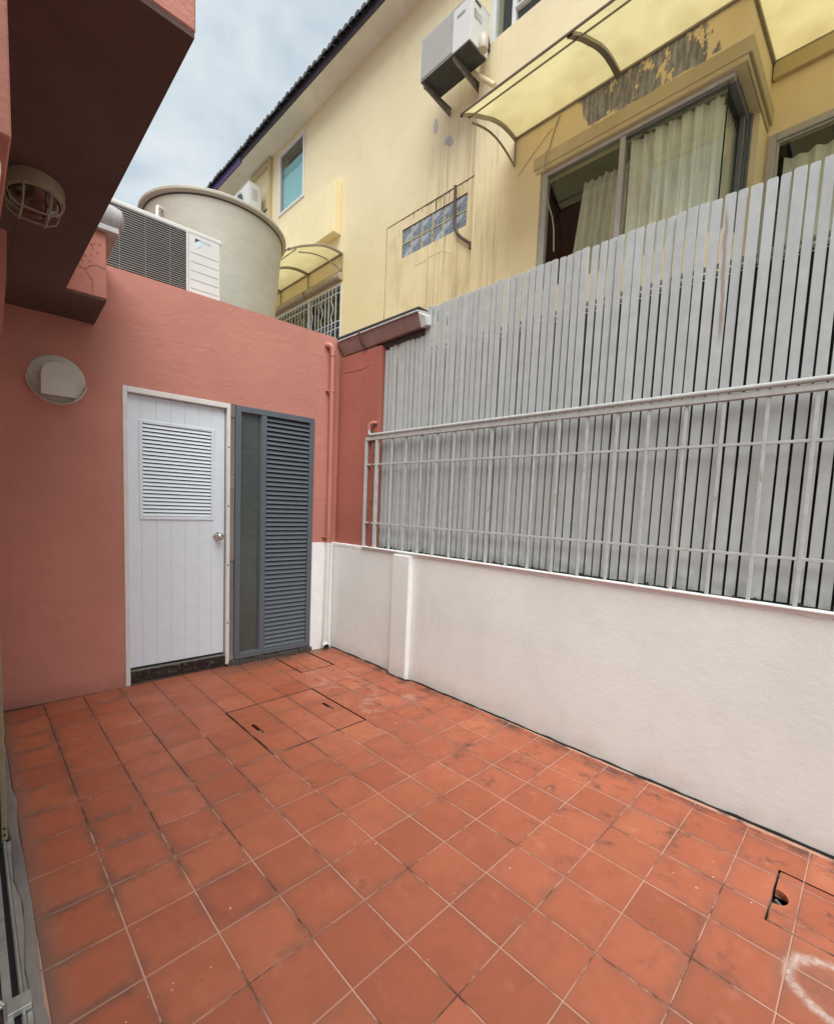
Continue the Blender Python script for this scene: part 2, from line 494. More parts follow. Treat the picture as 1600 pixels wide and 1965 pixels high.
def mk_poly():
    t = MT('cream_polycarbonate')
    t.t.nodes.remove(t.p)
    out = [n for n in t.t.nodes if n.type == 'OUTPUT_MATERIAL'][0]
    a = t.noise(2.2, 5, 0.65)
    b = t.noise(60, 3, 0.7)
    c = t.mix(t.ramp(a, 0.35, 0.75), (0.89, 0.84, 0.63), (0.80, 0.73, 0.52))
    c = t.mix(t.ramp(b, 0.5, 0.8, 0, 0.3), c, (0.70, 0.64, 0.44))
    tr = t.n('ShaderNodeBsdfTranslucent')
    df = t.n('ShaderNodeBsdfDiffuse')
    gl = t.n('ShaderNodeBsdfGlossy')
    gl.inputs['Roughness'].default_value = 0.25
    t.l(c, tr.inputs['Color'])
    t.l(c, df.inputs['Color'])
    m1 = t.n('ShaderNodeMixShader')
    m1.inputs[0].default_value = 0.28
    t.l(tr.outputs[0], m1.inputs[1])
    t.l(df.outputs[0], m1.inputs[2])
    m2 = t.n('ShaderNodeMixShader')
    m2.inputs[0].default_value = 0.04
    t.l(m1.outputs[0], m2.inputs[1])
    t.l(gl.outputs[0], m2.inputs[2])
    t.l(m2.outputs[0], out.inputs['Surface'])
    return t.m


m_poly = mk_poly()


def mk_glass(name, tint, refl=0.10):
    t = MT(name)
    t.t.nodes.remove(t.p)
    out = [n for n in t.t.nodes if n.type == 'OUTPUT_MATERIAL'][0]
    tp = t.n('ShaderNodeBsdfTransparent')
    tp.inputs['Color'].default_value = (*tint, 1)
    gl = t.n('ShaderNodeBsdfGlossy')
    gl.inputs['Roughness'].default_value = 0.02
    fr = t.n('ShaderNodeLayerWeight')
    fr.inputs['Blend'].default_value = 0.5
    f = t.math('ADD', t.math('MULTIPLY', t.math('POWER', fr.outputs['Facing'], 4.0), 0.6), refl)
    t.l(t.bump(t.noise(1.8, 2, 0.4), 0.05, 0.02), gl.inputs['Normal'])
    mx = t.n('ShaderNodeMixShader')
    t.l(f, mx.inputs[0])
    t.l(tp.outputs[0], mx.inputs[1])
    t.l(gl.outputs[0], mx.inputs[2])
    t.l(mx.outputs[0], out.inputs['Surface'])
    return t.m


m_glass = mk_glass('window_glass', (0.94, 0.96, 0.925), 0.035)
m_glassgreen = mk_glass('green_window_glass', (0.92, 0.97, 0.97), 0.03)


def mk_block():
    t = MT('glass_block')
    oi = t.n('ShaderNodeObjectInfo').outputs['Random']
    o = t.opos()
    w = t.n('ShaderNodeTexWave')
    w.inputs['Scale'].default_value = 5.0
    w.inputs['Distortion'].default_value = 9.0
    w.inputs['Detail'].default_value = 2.0
    t.l(o, w.inputs['Vector'])
    n = t.noise(11, 3, 0.5, vec=o, dist=1.5)
    k = t.math('ADD', t.math('MULTIPLY', w.outputs['Fac'], 0.16), t.math('MULTIPLY', n, 0.85))
    c = t.mix(t.ramp(k, 0.3, 0.8), (0.12, 0.145, 0.17), (0.50, 0.56, 0.61))
    return t.done(c, 0.12, t.bump(k, 0.9, 0.02))


m_block = mk_block()


def mk_curtain():
    t = MT('pale_curtain')
    a = t.noise(18, 4, 0.6, stretch=(1, 1, 0.08))
    c = t.mix(t.ramp(a, 0.3, 0.75), (0.66, 0.66, 0.56), (0.90, 0.89, 0.78))
    g = t.noise(6, 5, 0.6)
    c = t.mix(t.ramp(g, 0.5, 0.8, 0, 0.35), c, (0.60, 0.56, 0.42))
    return t.done(c, 0.9)


m_curtain = mk_curtain()

# ---------------------------------------------------------------- mesh helpers
IDT = Matrix.Identity(4)
PHI = -0.05     # the back wall is a little off square
TB = Matrix.Rotation(PHI, 4, 'Z')
PSI = 0.012     # so is the right boundary
TR = Matrix.Rotation(PSI, 4, 'Z')


class MB:
    def __init__(self, T=IDT):
        self.v, self.f, self.T = [], [], T

    def add(self, vs, fs):
        k = len(self.v)
        self.v += [self.T @ Vector(p) for p in vs]
        self.f += [tuple(i + k for i in f) for f in fs]
        return self

    def box(self, x0, x1, y0, y1, z0, z1):
        vs = [(x, y, z) for z in (z0, z1) for y in (y0, y1) for x in (x0, x1)]
        return self.add(vs, [(0, 2, 3, 1), (4, 5, 7, 6), (0, 1, 5, 4), (2, 6, 7, 3), (0, 4, 6, 2), (1, 3, 7, 5)])

    def hexa(self, bottom, top):
        """bottom/top: 4 points each, counter-clockwise from above"""
        return self.add(list(bottom) + list(top), [(3, 2, 1, 0), (4, 5, 6, 7), (0, 1, 5, 4), (1, 2, 6, 5), (2, 3, 7, 6), (3, 0, 4, 7)])

    def prism(self, pts, axis, a, b):
        """extrude a 2-D outline along an axis ('x','y','z') from a to b"""
        def p3(p, t):
            return {'x': (t, p[0], p[1]), 'y': (p[0], t, p[1]), 'z': (p[0], p[1], t)}[axis]
        n = len(pts)
        vs = [p3(p, a) for p in pts] + [p3(p, b) for p in pts]
        fs = [tuple(range(n)), tuple(range(2 * n - 1, n - 1, -1))]
        fs += [(i, i + n, (i + 1) % n + n, (i + 1) % n) for i in range(n)]
        return self.add(vs, fs)

    def tube(self, pts, r, n=8, cap=True):
        pts = [Vector(p) for p in pts]
        rs = r if isinstance(r, (list, tuple)) else [r] * len(pts)
        rings = []
        prev = None
        for i, p in enumerate(pts):
            d = (pts[min(i + 1, len(pts) - 1)] - pts[max(i - 1, 0)]).normalized()
            if prev is None:
                up = Vector((0, 0, 1)) if abs(d.z) < 0.9 else Vector((1, 0, 0))
                a = d.cross(up).normalized()
            else:
                a = (prev - d * prev.dot(d)).normalized()
            prev = a
            b = d.cross(a)
            rings.append([p + rs[i] * (math.cos(2 * math.pi * k / n) * a + math.sin(2 * math.pi * k / n) * b) for k in range(n)])
        vs = [q for ring in rings for q in ring]
        fs = []
        for i in range(len(rings) - 1):
            for k in range(n):
                fs.append((i * n + k, i * n + (k + 1) % n, (i + 1) * n + (k + 1) % n, (i + 1) * n + k))
        if cap:
            fs.append(tuple(range(n - 1, -1, -1)))
            fs.append(tuple((len(rings) - 1) * n + k for k in range(n)))
        return self.add(vs, fs)

    def lathe(self, prof, c, axis='z', n=32):
        """prof: (radius, height) pairs round an axis through c"""
        vs, fs = [], []
        for r, h in prof:
            for k in range(n):
                t = 2 * math.pi * k / n
                a, b = r * math.cos(t), r * math.sin(t)
                vs.append({'z': (c[0] + a, c[1] + b, c[2] + h), 'y': (c[0] + a, c[1] + h, c[2] + b), 'x': (c[0] + h, c[1] + a, c[2] + b)}[axis])
        for i in range(len(prof) - 1):
            for k in range(n):
                fs.append((i * n + k, i * n + (k + 1) % n, (i + 1) * n + (k + 1) % n, (i + 1) * n + k))
        return self.add(vs, fs)

    def frame(self, x0, x1, z0, z1, y0, y1, w):
        """rectangular frame in an x-z plane"""
        self.box(x0, x0 + w, y0, y1, z0, z1)
        self.box(x1 - w, x1, y0, y1, z0, z1)
        self.box(x0 + w, x1 - w, y0, y1, z1 - w, z1)
        return self.box(x0 + w, x1 - w, y0, y1, z0, z0 + w)

    def frame_y(self, y0, y1, z0, z1, x0, x1, w):
        self.box(x0, x1, y0, y0 + w, z0, z1)
        self.box(x0, x1, y1 - w, y1, z0, z1)
        self.box(x0, x1, y0 + w, y1 - w, z1 - w, z1)
        return self.box(x0, x1, y0 + w, y1 - w, z0, z0 + w)

    def build(self, name, mat, parent=None, bevel=0.0, smooth=False, origin=None, seg=1):
        xs, ys, zs = zip(*self.v)
        o = Vector(origin) if origin is not None else Vector(((min(xs) + max(xs)) / 2, (min(ys) + max(ys)) / 2, min(zs)))
        me = bpy.data.meshes.new(name)
        me.from_pydata([tuple(p - o) for p in self.v], [], self.f)
        bm = bmesh.new()
        bm.from_mesh(me)
        bmesh.ops.recalc_face_normals(bm, faces=bm.faces)
        if bevel:
            es = [e for e in bm.edges if len(e.link_faces) == 2 and e.calc_face_angle(0) > 0.6]
            bmesh.ops.bevel(bm, geom=es, offset=bevel, segments=seg, affect='EDGES', profile=0.7, clamp_overlap=True)
        bm.to_mesh(me)
        bm.free()
        if smooth:
            me.shade_smooth()
            try:
                me.set_sharp_from_angle(angle=math.radians(40))
            except Exception:
                pass
        me.materials.append(mat)
        ob = bpy.data.objects.new(name, me)
        COL.objects.link(ob)
        if parent is not None:
            ob.parent = parent
            ob.location = o - parent_loc(parent)
        else:
            ob.location = o
        return ob


def parent_loc(p):
    l = Vector(p.location)
    while p.parent is not None:
        p = p.parent
        l += Vector(p.location)
    return l


def tag(o, label, cat, group=None):
    o['label'] = label
    o['category'] = cat
    if group:
        o['group'] = group
    return o


def thing(name, label, cat, loc, group=None):
    o = bpy.data.objects.new(name, None)
    o.empty_display_size = 0.1
    COL.objects.link(o)
    o.location = loc
    return tag(o, label, cat, group)


def structure(o):
    o['kind'] = 'structure'
    return o


def dup(o, off=(0, 0, 0), rot=(0, 0, 0), parent=None):
    c = o.copy()
    COL.objects.link(c)
    c.parent = parent if parent is not None else o.parent
    c.location = Vector(o.location) + Vector(off)
    c.rotation_euler = rot
    return c


def tl(p, T):
    return tuple(T @ Vector(p))


def arc(c, r, a0, a1, n, plane='xz', fixed=0.0):
    out = []
    for i in range(n + 1):
        t = a0 + (a1 - a0) * i / n
        p, q = c[0] + r * math.cos(t), c[1] + r * math.sin(t)
        out.append({'xz': (p, fixed, q), 'yz': (fixed, p, q), 'xy': (p, q, fixed)}[plane])
    return out


# ---------------------------------------------------------------- ground and tiled yard
structure(MB().box(-60, 60, -60, 60, -0.4, -0.12).build('ground', m_concrete))
PITCH_T = 0.2
GX, GY = 10.27, 3.61
TW = 0.0973
TD = 0.0981

COVERS = [(-1.254, -0.654, -1.322, -0.722), (-0.541, -0.257, -0.405, -0.012), (-0.512, -0.212, -3.556, -3.255)]
GAPS = [0.0085, 0.012, 0.0065]


def cells_mesh(name, xs, ys, keep, org, z0=-0.016, z1=0.0, bev=0.0016):
    """slab made of the kept cells of a grid, without inner seams"""
    bm = bmesh.new()
    vt, vb = {}, {}

    def gv(d, i, j, z):
        if (i, j) not in d:
            d[(i, j)] = bm.verts.new((xs[i] - org[0], ys[j] - org[1], z))
        return d[(i, j)]
    K = set(keep)
    for (i, j) in K:
        q = [(i, j), (i + 1, j), (i + 1, j + 1), (i, j + 1)]
        bm.faces.new([gv(vt, a, b, z1) for a, b in q])
        for (di, dj, a, b) in ((0, -1, q[0], q[1]), (1, 0, q[1], q[2]), (0, 1, q[2], q[3]), (-1, 0, q[3], q[0])):
            if (i + di, j + dj) not in K:
                bm.faces.new([gv(vb, *a, z0), gv(vb, *b, z0), gv(vt, *b, z1), gv(vt, *a, z1)])
    bm.normal_update()
    if bev:
        es = [e for e in bm.edges if len(e.link_faces) == 2 and abs(e.calc_face_angle(0)) > 0.6 and all(abs(v.co.z - z1) < 1e-6 for v in e.verts)]
        bmesh.ops.bevel(bm, geom=es, offset=bev, segments=1, affect='EDGES', clamp_overlap=True)
    bmesh.ops.recalc_face_normals(bm, faces=bm.faces)
    me = bpy.data.meshes.new(name)
    bm.to_mesh(me)
    bm.free()
    me.materials.append(m_tile)
    return me


def put(me, name, org, parent, jit=True):
    o = bpy.data.objects.new(name, me)
    COL.objects.link(o)
    o.parent = parent
    o.location = Vector((org[0], org[1], random.uniform(-0.0006, 0.0004) if jit else 0.0)) - parent_loc(parent)
    if jit:
        o.rotation_euler = (random.gauss(0, 0.0012), random.gauss(0, 0.0012), random.gauss(0, 0.0012))
    return o


xs = sorted({-2.262, 0.03, *[c[0] - GAPS[k] for k, c in enumerate(COVERS)], *[c[1] + GAPS[k] for k, c in enumerate(COVERS)]})
ys = sorted({-4.42, 0.14, *[c[2] - GAPS[k] for k, c in enumerate(COVERS)], *[c[3] + GAPS[k] for k, c in enumerate(COVERS)]})
keep = []
for p in range(len(xs) - 1):
    for q in range(len(ys) - 1):
        mx, my = (xs[p] + xs[p + 1]) / 2, (ys[q] + ys[q + 1]) / 2
        if not any(c[0] - GAPS[k] < mx < c[1] + GAPS[k] and c[2] - GAPS[k] < my < c[3] + GAPS[k] for k, c in enumerate(COVERS)):
            keep.append((p, q))
fme = cells_mesh('floor', xs, ys, keep, (0, 0), -0.119, -0.0022, 0)
fme.materials.clear()
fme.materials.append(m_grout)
floor = bpy.data.objects.new('floor', fme)
COL.objects.link(floor)
structure(floor)
SLOTS = [(-1.209, -1.188, -1.086, -0.958), (-0.732, -0.711, -1.078, -0.965)]
NOTCH = (-0.415, -0.329)
cov_things = []
for k, (x0, x1, y0, y1) in enumerate(COVERS):
    lab = ['large tiled inspection cover with two slots, nine tiles in the middle of the floor',
           'small tiled drain cover with a cracked black edge in front of the dark louvre',
           'tiled drain cover with a half round finger notch at the right edge of the floor'][k]
    t = thing('access_cover', lab, 'floor cover', ((x0 + x1) / 2, (y0 + y1) / 2, -0.016))
    holes = SLOTS if k == 0 else [(NOTCH[0], NOTCH[1], y1 - 0.042, y1 + 0.1)] if k == 2 else []
    xs = sorted({x0 + 0.001, x1 - 0.001, *[v for h in holes for v in h[:2]]})
    ys = sorted({y0 + 0.001, y1 - 0.001, *[v for h in holes for v in h[2:] if v < y1]})
    keep = [(p, q) for p in range(len(xs) - 1) for q in range(len(ys) - 1) if not any(h[0] < (xs[p] + xs[p + 1]) / 2 < h[1] and h[2] < (ys[q] + ys[q + 1]) / 2 < h[3] for h in holes)]
    me = cells_mesh('cover_tray', xs, ys, keep, ((x0 + x1) / 2, (y0 + y1) / 2), -0.030, -0.0025, 0)
    me.materials.clear()
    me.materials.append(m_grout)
    put(me, 'cover_tray', ((x0 + x1) / 2, (y0 + y1) / 2), t, False)
    MB().box(x0 - GAPS[k] + 0.0005, x1 + GAPS[k] - 0.0005, y0 - GAPS[k] + 0.0005, y1 + GAPS[k] - 0.0005, -0.118, -0.062).build('pit_bottom', m_pit, t)
    cov_things.append(t)

full_me = None
for i in range(-2, 11):
    for j in range(-4, 19):
        xa, xb = (i - GX) * PITCH_T, (i + 1 - GX) * PITCH_T
        yb, ya = (-(j) + -GY) * PITCH_T, (-(j + 1) - GY) * PITCH_T
        cx, cy = (xa + xb) / 2, (ya + yb) / 2
        a, b, c, d = cx - TW, cx + TW, cy - TD, cy + TD
        if b < -2.25 or a > -0.002 or d < -4.4 or c > 0.12:
            continue
        a2, b2 = max(a, -2.255), min(b, 0.004)
        c2, d2 = max(c, -4.4), min(d, 0.13)
        if b2 - a2 < 0.008 or d2 - c2 < 0.008:
            continue
        hit = None
        for k, cv in enumerate(COVERS):
            m_ = GAPS[k]
            if a2 < cv[1] + m_ and b2 > cv[0] - m_ and c2 < cv[3] + m_ and d2 > cv[2] - m_:
                hit = k
        if hit is None:
            if (a2, b2, c2, d2) == (a, b, c, d):
                if full_me is None:
                    full_me = cells_mesh('tile', [a, b], [c, d], [(0, 0)], (cx, cy))
                put(full_me, 'tile', (cx, cy), floor)
            else:
                put(cells_mesh('tile', [a2, b2], [c2, d2], [(0, 0)], (cx, cy)), 'tile', (cx, cy), floor)
            continue
        x0, x1, y0, y1 = COVERS[hit]
        g = GAPS[hit]
        # floor part outside the cover
        xs = sorted({a2, b2, *[q for q in (x0 - g, x1 + g) if a2 < q < b2]})
        ys = sorted({c2, d2, *[q for q in (y0 - g, y1 + g) if c2 < q < d2]})
        keep = []
        for p in range(len(xs) - 1):
            for q in range(len(ys) - 1):
                mx, my = (xs[p] + xs[p + 1]) / 2, (ys[q] + ys[q + 1]) / 2
                if not (x0 - g < mx < x1 + g and y0 - g < my < y1 + g):
                    keep.append((p, q))
        if keep:
            if not (len(xs) == 2 and xs[1] - xs[0] < 0.004):
                put(cells_mesh('tile', xs, ys, keep, (cx, cy)), 'tile', (cx, cy), floor, False)
        # cover part
        ia, ib, ic, id_ = max(a2, x0 + 0.003), min(b2, x1 - 0.003), max(c2, y0 + 0.003), min(d2, y1 - 0.003)
        if ib - ia < 0.004 or id_ - ic < 0.004:
            continue
        xs, ys = [ia, ib], [ic, id_]
        hole = None
        for sl in SLOTS:
            if ia < sl[0] and ib > sl[1] and ic < (sl[2] + sl[3]) / 2 < id_:
                hole = (sl[0], sl[1], max(sl[2], ic + 0.004), min(sl[3], id_ - 0.004))
        if hole:
            xs = [ia, hole[0], hole[1], ib]
            ys = [ic, hole[2], hole[3], id_]
        if hit == 2 and ic < -3.3 and id_ > -3.262 and ia < -0.37 < ib:
            # half round notch along the cover's near edge
            N = 10
            cxn, rn = -0.372, 0.043
            pts = [(ia, ic), (ib, ic), (ib, id_)] + [(cxn + rn * math.cos(math.pi * s / N), id_ - 0.9 * rn * math.sin(math.pi * s / N)) for s in range(N + 1)] + [(ia, id_)]
            mb = MB()
            mb.prism(pts, 'z', -0.016, 0.0)
            mb.build('tile', m_tile, cov_things[hit], origin=(cx, cy, 0))
            MB().tube([(cxn - 0.02, id_ - 0.030, -0.022), (cxn + 0.004, id_ - 0.004, -0.018)], 0.006, 8).build('notch_hook', m_hook, cov_things[hit])
            continue
        keep = [(p, q) for p in range(len(xs) - 1) for q in range(len(ys) - 1) if not (hole and p == 1 and q == 1)]
        put(cells_mesh('tile', xs, ys, keep, (cx, cy)), 'tile', (cx, cy), cov_things[hit], False)
        if hole:
            MB().box(hole[0] + 0.004, hole[1] - 0.003, hole[2] + 0.004, hole[2] + 0.05, -0.016, -0.007).build('slot_grip', m_bracket, cov_things[hit])

# grey mortar bead where the tiles stop at the sliding door
mb = MB()
pts = []
for k in range(34):
    y = 0.05 - k * 0.13
    pts.append((-2.268 + random.uniform(-0.006, 0.006), y, -0.001 + random.uniform(-0.002, 0.002)))
mb.tube(pts, [0.017 + random.uniform(-0.004, 0.004) for _ in pts], 7)
structure(mb.build('mortar_edge', m_mortar, smooth=True))

# ---------------------------------------------------------------- back utility room
room = thing('utility_room', 'low pink rendered utility room with door and louvre across the back', 'building', tl((-1.1, 0, 0), TB))
L0, L1 = -2.9, 0.0
mb = MB(TB)
mb.box(L0, -1.615, 0, 0.16, -0.06, 2.01)           # left of the door
mb.box(L0, 0.0, 0, 0.16, 2.01, 2.72)               # band above
mb.box(-0.215, -0.0, 0, 0.16, 0.957, 2.01)         # right of the louvre, pink part
mb.box(-0.0, 0.16, 0.003, 0.16, -0.06, 2.70)
mb.box(L0, -2.7, 0.16, 2.6, -0.06, 2.72)
mb.box(-0.04, 0.16, 0.16, 2.6, -0.06, 2.62)
mb.box(L0, 0.16, 2.6, 2.76, -0.06, 2.72)
wall_ob = mb.build('wall', m_pink, room)
MB(TB).box(-0.215, -0.0, -0.002, 0.158, -0.06, 0.957).build('dado', m_whitepaint, room, 0.002)
MB(TB).box(-2.7, -0.04, 0.16, 2.6, 2.56, 2.66).build('roof_slab', m_concrete, room)
MB(TB).box(-1.64, -0.2, 0.17, 0.19, -0.05, 2.1).build('dark_backing', m_black, room)
# mortar ledge under the louvre and the masonry strip beside the door
mb = MB(TB)
for k in range(24):
    a = -0.93 + k * 0.0304
    mb.box(a, a + 0.0304, -0.010 + random.uniform(-0.012, 0.006), 0.0 + random.uniform(0.02, 0.03), -0.05, 0.040 + random.uniform(-0.005, 0.003))
mb.build('threshold', m_darkmortar, room, 0.004)
mb = MB(TB)
z = 0.045
while z < 2.0:
    h = random.uniform(0.08, 0.30)
    mb.box(-0.919, -0.884, random.uniform(0.002, 0.009), 0.10, z, min(z + h, 2.008) - 0.0005)
    z += h
mb.build('masonry_strip', m_mortar, room, 0.002)

# door
fr = MB(TB)
fr.box(-1.614, -1.586, -0.006, 0.10, 0.0, 2.008)
fr.box(-0.946, -0.920, -0.006, 0.10, 0.02, 2.008)
fr.box(-1.586, -0.946, -0.006, 0.10, 1.972, 2.008)
df = fr.build('door_frame', m_frame, room, 0.003)
MB(TB).box(-0.9475, -0.9455, 0.012, 0.05, 0.11, 1.972).build('frame_stop', m_greyframe, df)
for zz in (0.35, 0.80, 1.25, 1.69):
    MB(TB).lathe([(0.0, -0.001), (0.006, -0.001), (0.006, 0.004)], (-0.933, -0.0065, zz), 'y', 10).build('screw', m_black, df)
step = MB(TB).box(-1.582, -0.948, 0.014, 0.12, -0.02, 0.092).build('door_step', m_mortar, room)
xs = [-1.580, -1.262, -0.950]
for a, b in zip(xs[:-1], xs[1:]):
    MB(TB).box(a + 0.001, b - 0.001, 0.0, 0.0135, 0.012, 0.094).build('stone_tile', m_stone, step, 0.002)
door = MB(TB).box(-1.582, -0.950, 0.043, 0.062, 0.112, 1.968).build('door', m_door, room)
gx = [-1.582, -1.505, -1.412, -1.319, -1.228, -1.136, -1.046, -0.950]
for a, b in zip(gx[:-1], gx[1:]):
    mb = MB(TB)
    q0, q1 = a + 0.0004, b - 0.0004
    la, lb = -1.515, -1.028
    if q1 <= la or q0 >= lb:
        mb.box(q0, q1, 0.034, 0.043, 0.112, 1.968)
    else:
        mb.box(q0, q1, 0.034, 0.043, 0.112, 1.142)
        mb.box(q0, q1, 0.034, 0.043, 1.808, 1.968)
        if q0 < la:
            mb.box(q0, la, 0.034, 0.043, 1.142, 1.808)
        if q1 > lb:
            mb.box(lb, q1, 0.034, 0.043, 1.142, 1.808)
    mb.build('door_board', m_door, door, 0.0005)
MB(TB).frame(-1.517, -1.026, 1.140, 1.810, 0.026, 0.044, 0.022).build('louvre_frame', m_door, door, 0.003)
MB(TB).box(-1.497, -1.046, 0.0405, 0.0428, 1.16, 1.79).build('louvre_void', m_black, door)
ns = 24
s0 = None
for k in range(ns):
    z = 1.164 + (k + 0.5) * (0.624 / ns)
    if s0 is None:
        s0 = MB(TB).prism([(0.0275, -0.0105), (0.0300, -0.0112), (0.0400, 0.0080), (0.0375, 0.0088)], 'x', -1.494, -1.049)
        for n_, v in enumerate(s0.v):
            s0.v[n_] = v + Vector((0, 0, z))
        s0 = s0.build('louvre_slat', m_door, door)
        z00 = z
    else:
        dup(s0, (0, 0, z - z00))
mb = MB(TB)
mb.lathe([(0.0, -0.002), (0.030, -0.002), (0.032, 0.003), (0.030, 0.007), (0.014, 0.010), (0.012, 0.030), (0.024, 0.036), (0.0275, 0.048), (0.026, 0.060), (0.018, 0.068), (0.008, 0.070), (0.006, 0.067), (0.0, 0.067)], (0, 0, 0), 'y', 24)
mb.v = [Vector((v.x, -v.y, v.z)) + (TB @ Vector((-1.002, 0.034, 1.019))) for v in mb.v]
mb.build('door_knob', m_chrome, door, smooth=True)
MB(TB).prism([(-1.008, 1.925), (-0.985, 1.925), (-0.985, 1.95), (-1.003, 1.95)], 'y', 0.0335, 0.0345).build('sticker', m_whitepaint, door)

# dark louvre panel beside the door
lv = MB(TB)
lv.frame(-0.883, -0.219, 0.047, 2.008, -0.010, 0.05, 0.043)
lv.box(-0.682, -0.637, -0.008, 0.05, 0.09, 1.965)
lvp = lv.build('louvre_panel', m_blue, room, 0.002)
for (za, zb) in ((0.09, 1.082), (1.0845, 1.6985), (1.7005, 1.965)):
    MB(TB).box(-0.840, -0.682, 0.022, 0.028, za, zb).build('pane', m_glassdark, lvp)
MB(TB).frame(-0.840, -0.682, 0.09, 1.965, 0.010, 0.021, 0.006).build('bead', m_darkframe, lvp)
MB(TB).box(-0.637, -0.262, 0.044, 0.049, 0.09, 1.965).build('louvre_void', m_black, lvp)
ns = 52
s0 = None
for k in range(ns):
    z = 0.093 + (k + 0.5) * (1.868 / ns)
    if s0 is None:
        s0 = MB(TB).prism([(-0.001, -0.014), (0.005, -0.0155), (0.024, 0.013), (0.018, 0.0145)], 'x', -0.6365, -0.2625)
        s0.v = [v + Vector((0, 0, z)) for v in s0.v]
        s0 = s0.build('louvre_slat', m_blue, lvp)
        z00 = z
    else:
        dup(s0, (0, 0, z - z00), (random.gauss(0, 0.006), 0, 0))

# ---------------------------------------------------------------- right boundary wall, pier, fence, grille
bw = thing('boundary_wall', 'low off white rendered wall along the right side of the yard', 'wall', tl((0, -2.2, 0), TR))
mb = MB(TR)
mb.box(0.0, 0.20, -5.2, 0.0, -0.1, 0.948)
mb.build('wall', m_white, bw, 0.004)
mb = MB(TR)
vs, fs = [], []
NC = 104
for k in range(NC + 1):
    y = 0.0 - k * 0.05
    h = 0.9575 + random.uniform(-0.0018, 0.0018)
    e = random.uniform(-0.002, 0.001)
    vs += [(-0.002 + e, y, 0.935 + random.uniform(-0.003, 0.003)), (-0.003 + e, y, h - 0.003), (0.002 + e, y, h), (0.055, y, h), (0.055, y, 0.93)]
for k in range(NC):
    for q in range(4):
        fs.append((k * 5 + q, k * 5 + q + 1, (k + 1) * 5 + q + 1, (k + 1) * 5 + q))
mb.add(vs, fs)
mb.build('coping', m_whitepaint, bw)
mb = MB(TR)
mb.box(-0.042, 0.01, -1.007, -0.832, -0.08, 0.938)
mb.build('pilaster', m_white, bw, 0.006)
MB(TR).box(-0.0425, 0.0, -1.0095, -1.0072, -0.08, 0.936).build('pilaster_lit_face', m_whitepaint, bw)  # whiter slab puts this side's stronger light into the paint
mb = MB(TR)
pts = []
for k in range(90):
    y = -0.02 - k * 0.05
    pts.append((-0.003 - (0.043 if -1.03 < y < -0.81 else 0.0) + random.uniform(-0.002, 0.002), y, 0.001 + random.uniform(-0.001, 0.003)))
mb.tube(pts, [0.003 + random.random() * 0.0045 for _ in pts], 6)
mb.build('base_joint', m_black, bw)

pier = thing('rendered_pier', 'dark red rendered pier in the corner above the white wall', 'pier', tl((0.05, -0.3, 0.957), TR))
mb = MB(TR)
mb.box(0.018, 0.10, -0.545, 0.0, 0.952, 2.56)
po = mb.build('pier_shaft', m_pier, pier, 0.014, seg=2)
mb = MB(TR)
pts = []
for k in range(8):
    pts.append((0.018, -0.05 - k * 0.055, 2.42 + random.uniform(-0.006, 0.006)))
mb.tube(pts, [0.001, 0.004, 0.0045, 0.003, 0.005, 0.004, 0.003, 0.001], 6)
mb.build('plaster_lump', m_pier, pier, smooth=True)
MB(TR).tube([(0.004, -0.505, 0.957), (0.006, -0.505, 1.80)], 0.017, 10).build('rusty_post', m_rustred, pier, smooth=True)

fence = thing('slat_fence', 'tall fence of narrow grey vertical slats on the white wall', 'fence', tl((0.07, -2.4, 0.96), TR))
YB = [-0.999, -1.048, -1.091, -1.136, -1.178, -1.221, -1.274, -1.317, -1.363, -1.408, -1.453, -1.5, -1.545, -1.592, -1.638, -1.687, -1.731, -1.774, -1.816, -1.861, -1.913, -1.959, -2.004, -2.048, -2.092, -2.137,
      -2.187, -2.232, -2.277, -2.322, -2.366, -2.415, -2.463, -2.509, -2.552, -2.596, -2.642, -2.69, -2.734, -2.784, -2.833, -2.877, -2.929, -2.977, -3.02, -3.071, -3.114]
y = YB[-1]
while y > -4.9:
    y -= random.uniform(0.044, 0.049)
    YB.append(y)
XS = 0.062
smesh = {}


def slat(y0, y1, ztop):
    w = round(abs(y1 - y0) - random.uniform(0.0075, 0.0105), 3)
    key = (w, round(ztop, 2))
    yc = (y0 + y1) / 2
    if key not in smesh:
        mb = MB()
        c = 0.004
        h = key[1] - 0.964
        # top corners clipped
        mb.prism([(-w / 2, 0), (w / 2, 0), (w / 2, h - c), (w / 2 - c, h), (-w / 2 + c, h), (-w / 2, h - c)], 'x', -0.007, 0.007)
        o = mb.build('slat', m_slat, fence, 0.0014, origin=(0, 0, 0))
        smesh[key] = o.data
    else:
        o = bpy.data.objects.new('slat', smesh[key])
        COL.objects.link(o)
        o.parent = fence
    p = TR @ Vector((XS + random.uniform(-0.0018, 0.0018), yc, 0.964 + random.uniform(-0.004, 0.003)))
    o.location = p - Vector(fence.location)
    o.rotation_euler = (random.gauss(0, 0.0011), random.gauss(0, 0.002), PSI + random.gauss(0, 0.015))
    return o


for a, b in zip(YB[:-1], YB[1:]):
    slat(a, b, 2.73)
y = -0.548
lowtops = [2.52, 2.54, 2.565, 2.575, 2.575, 2.585, 2.59, 2.60, 2.60]
k = 0
while y > -0.985:
    slat(y, y - 0.0475, lowtops[min(k, 8)])
    y -= 0.0475
    k += 1
for zz in (2.452, 2.418):
    MB(TR).box(0.105, 0.125, -4.9, -0.56, zz, zz + 0.018).build('rail', m_bar, fence, 0.002)
MB(TR).box(0.075, 0.105, -4.9, -0.56, 1.50, 1.54).build('rail', m_backing, fence, 0.002)
MB(TR).box(0.125, 0.14, -4.9, -0.20, 0.90, 2.415).build('backing_sheet', m_backing, fence)
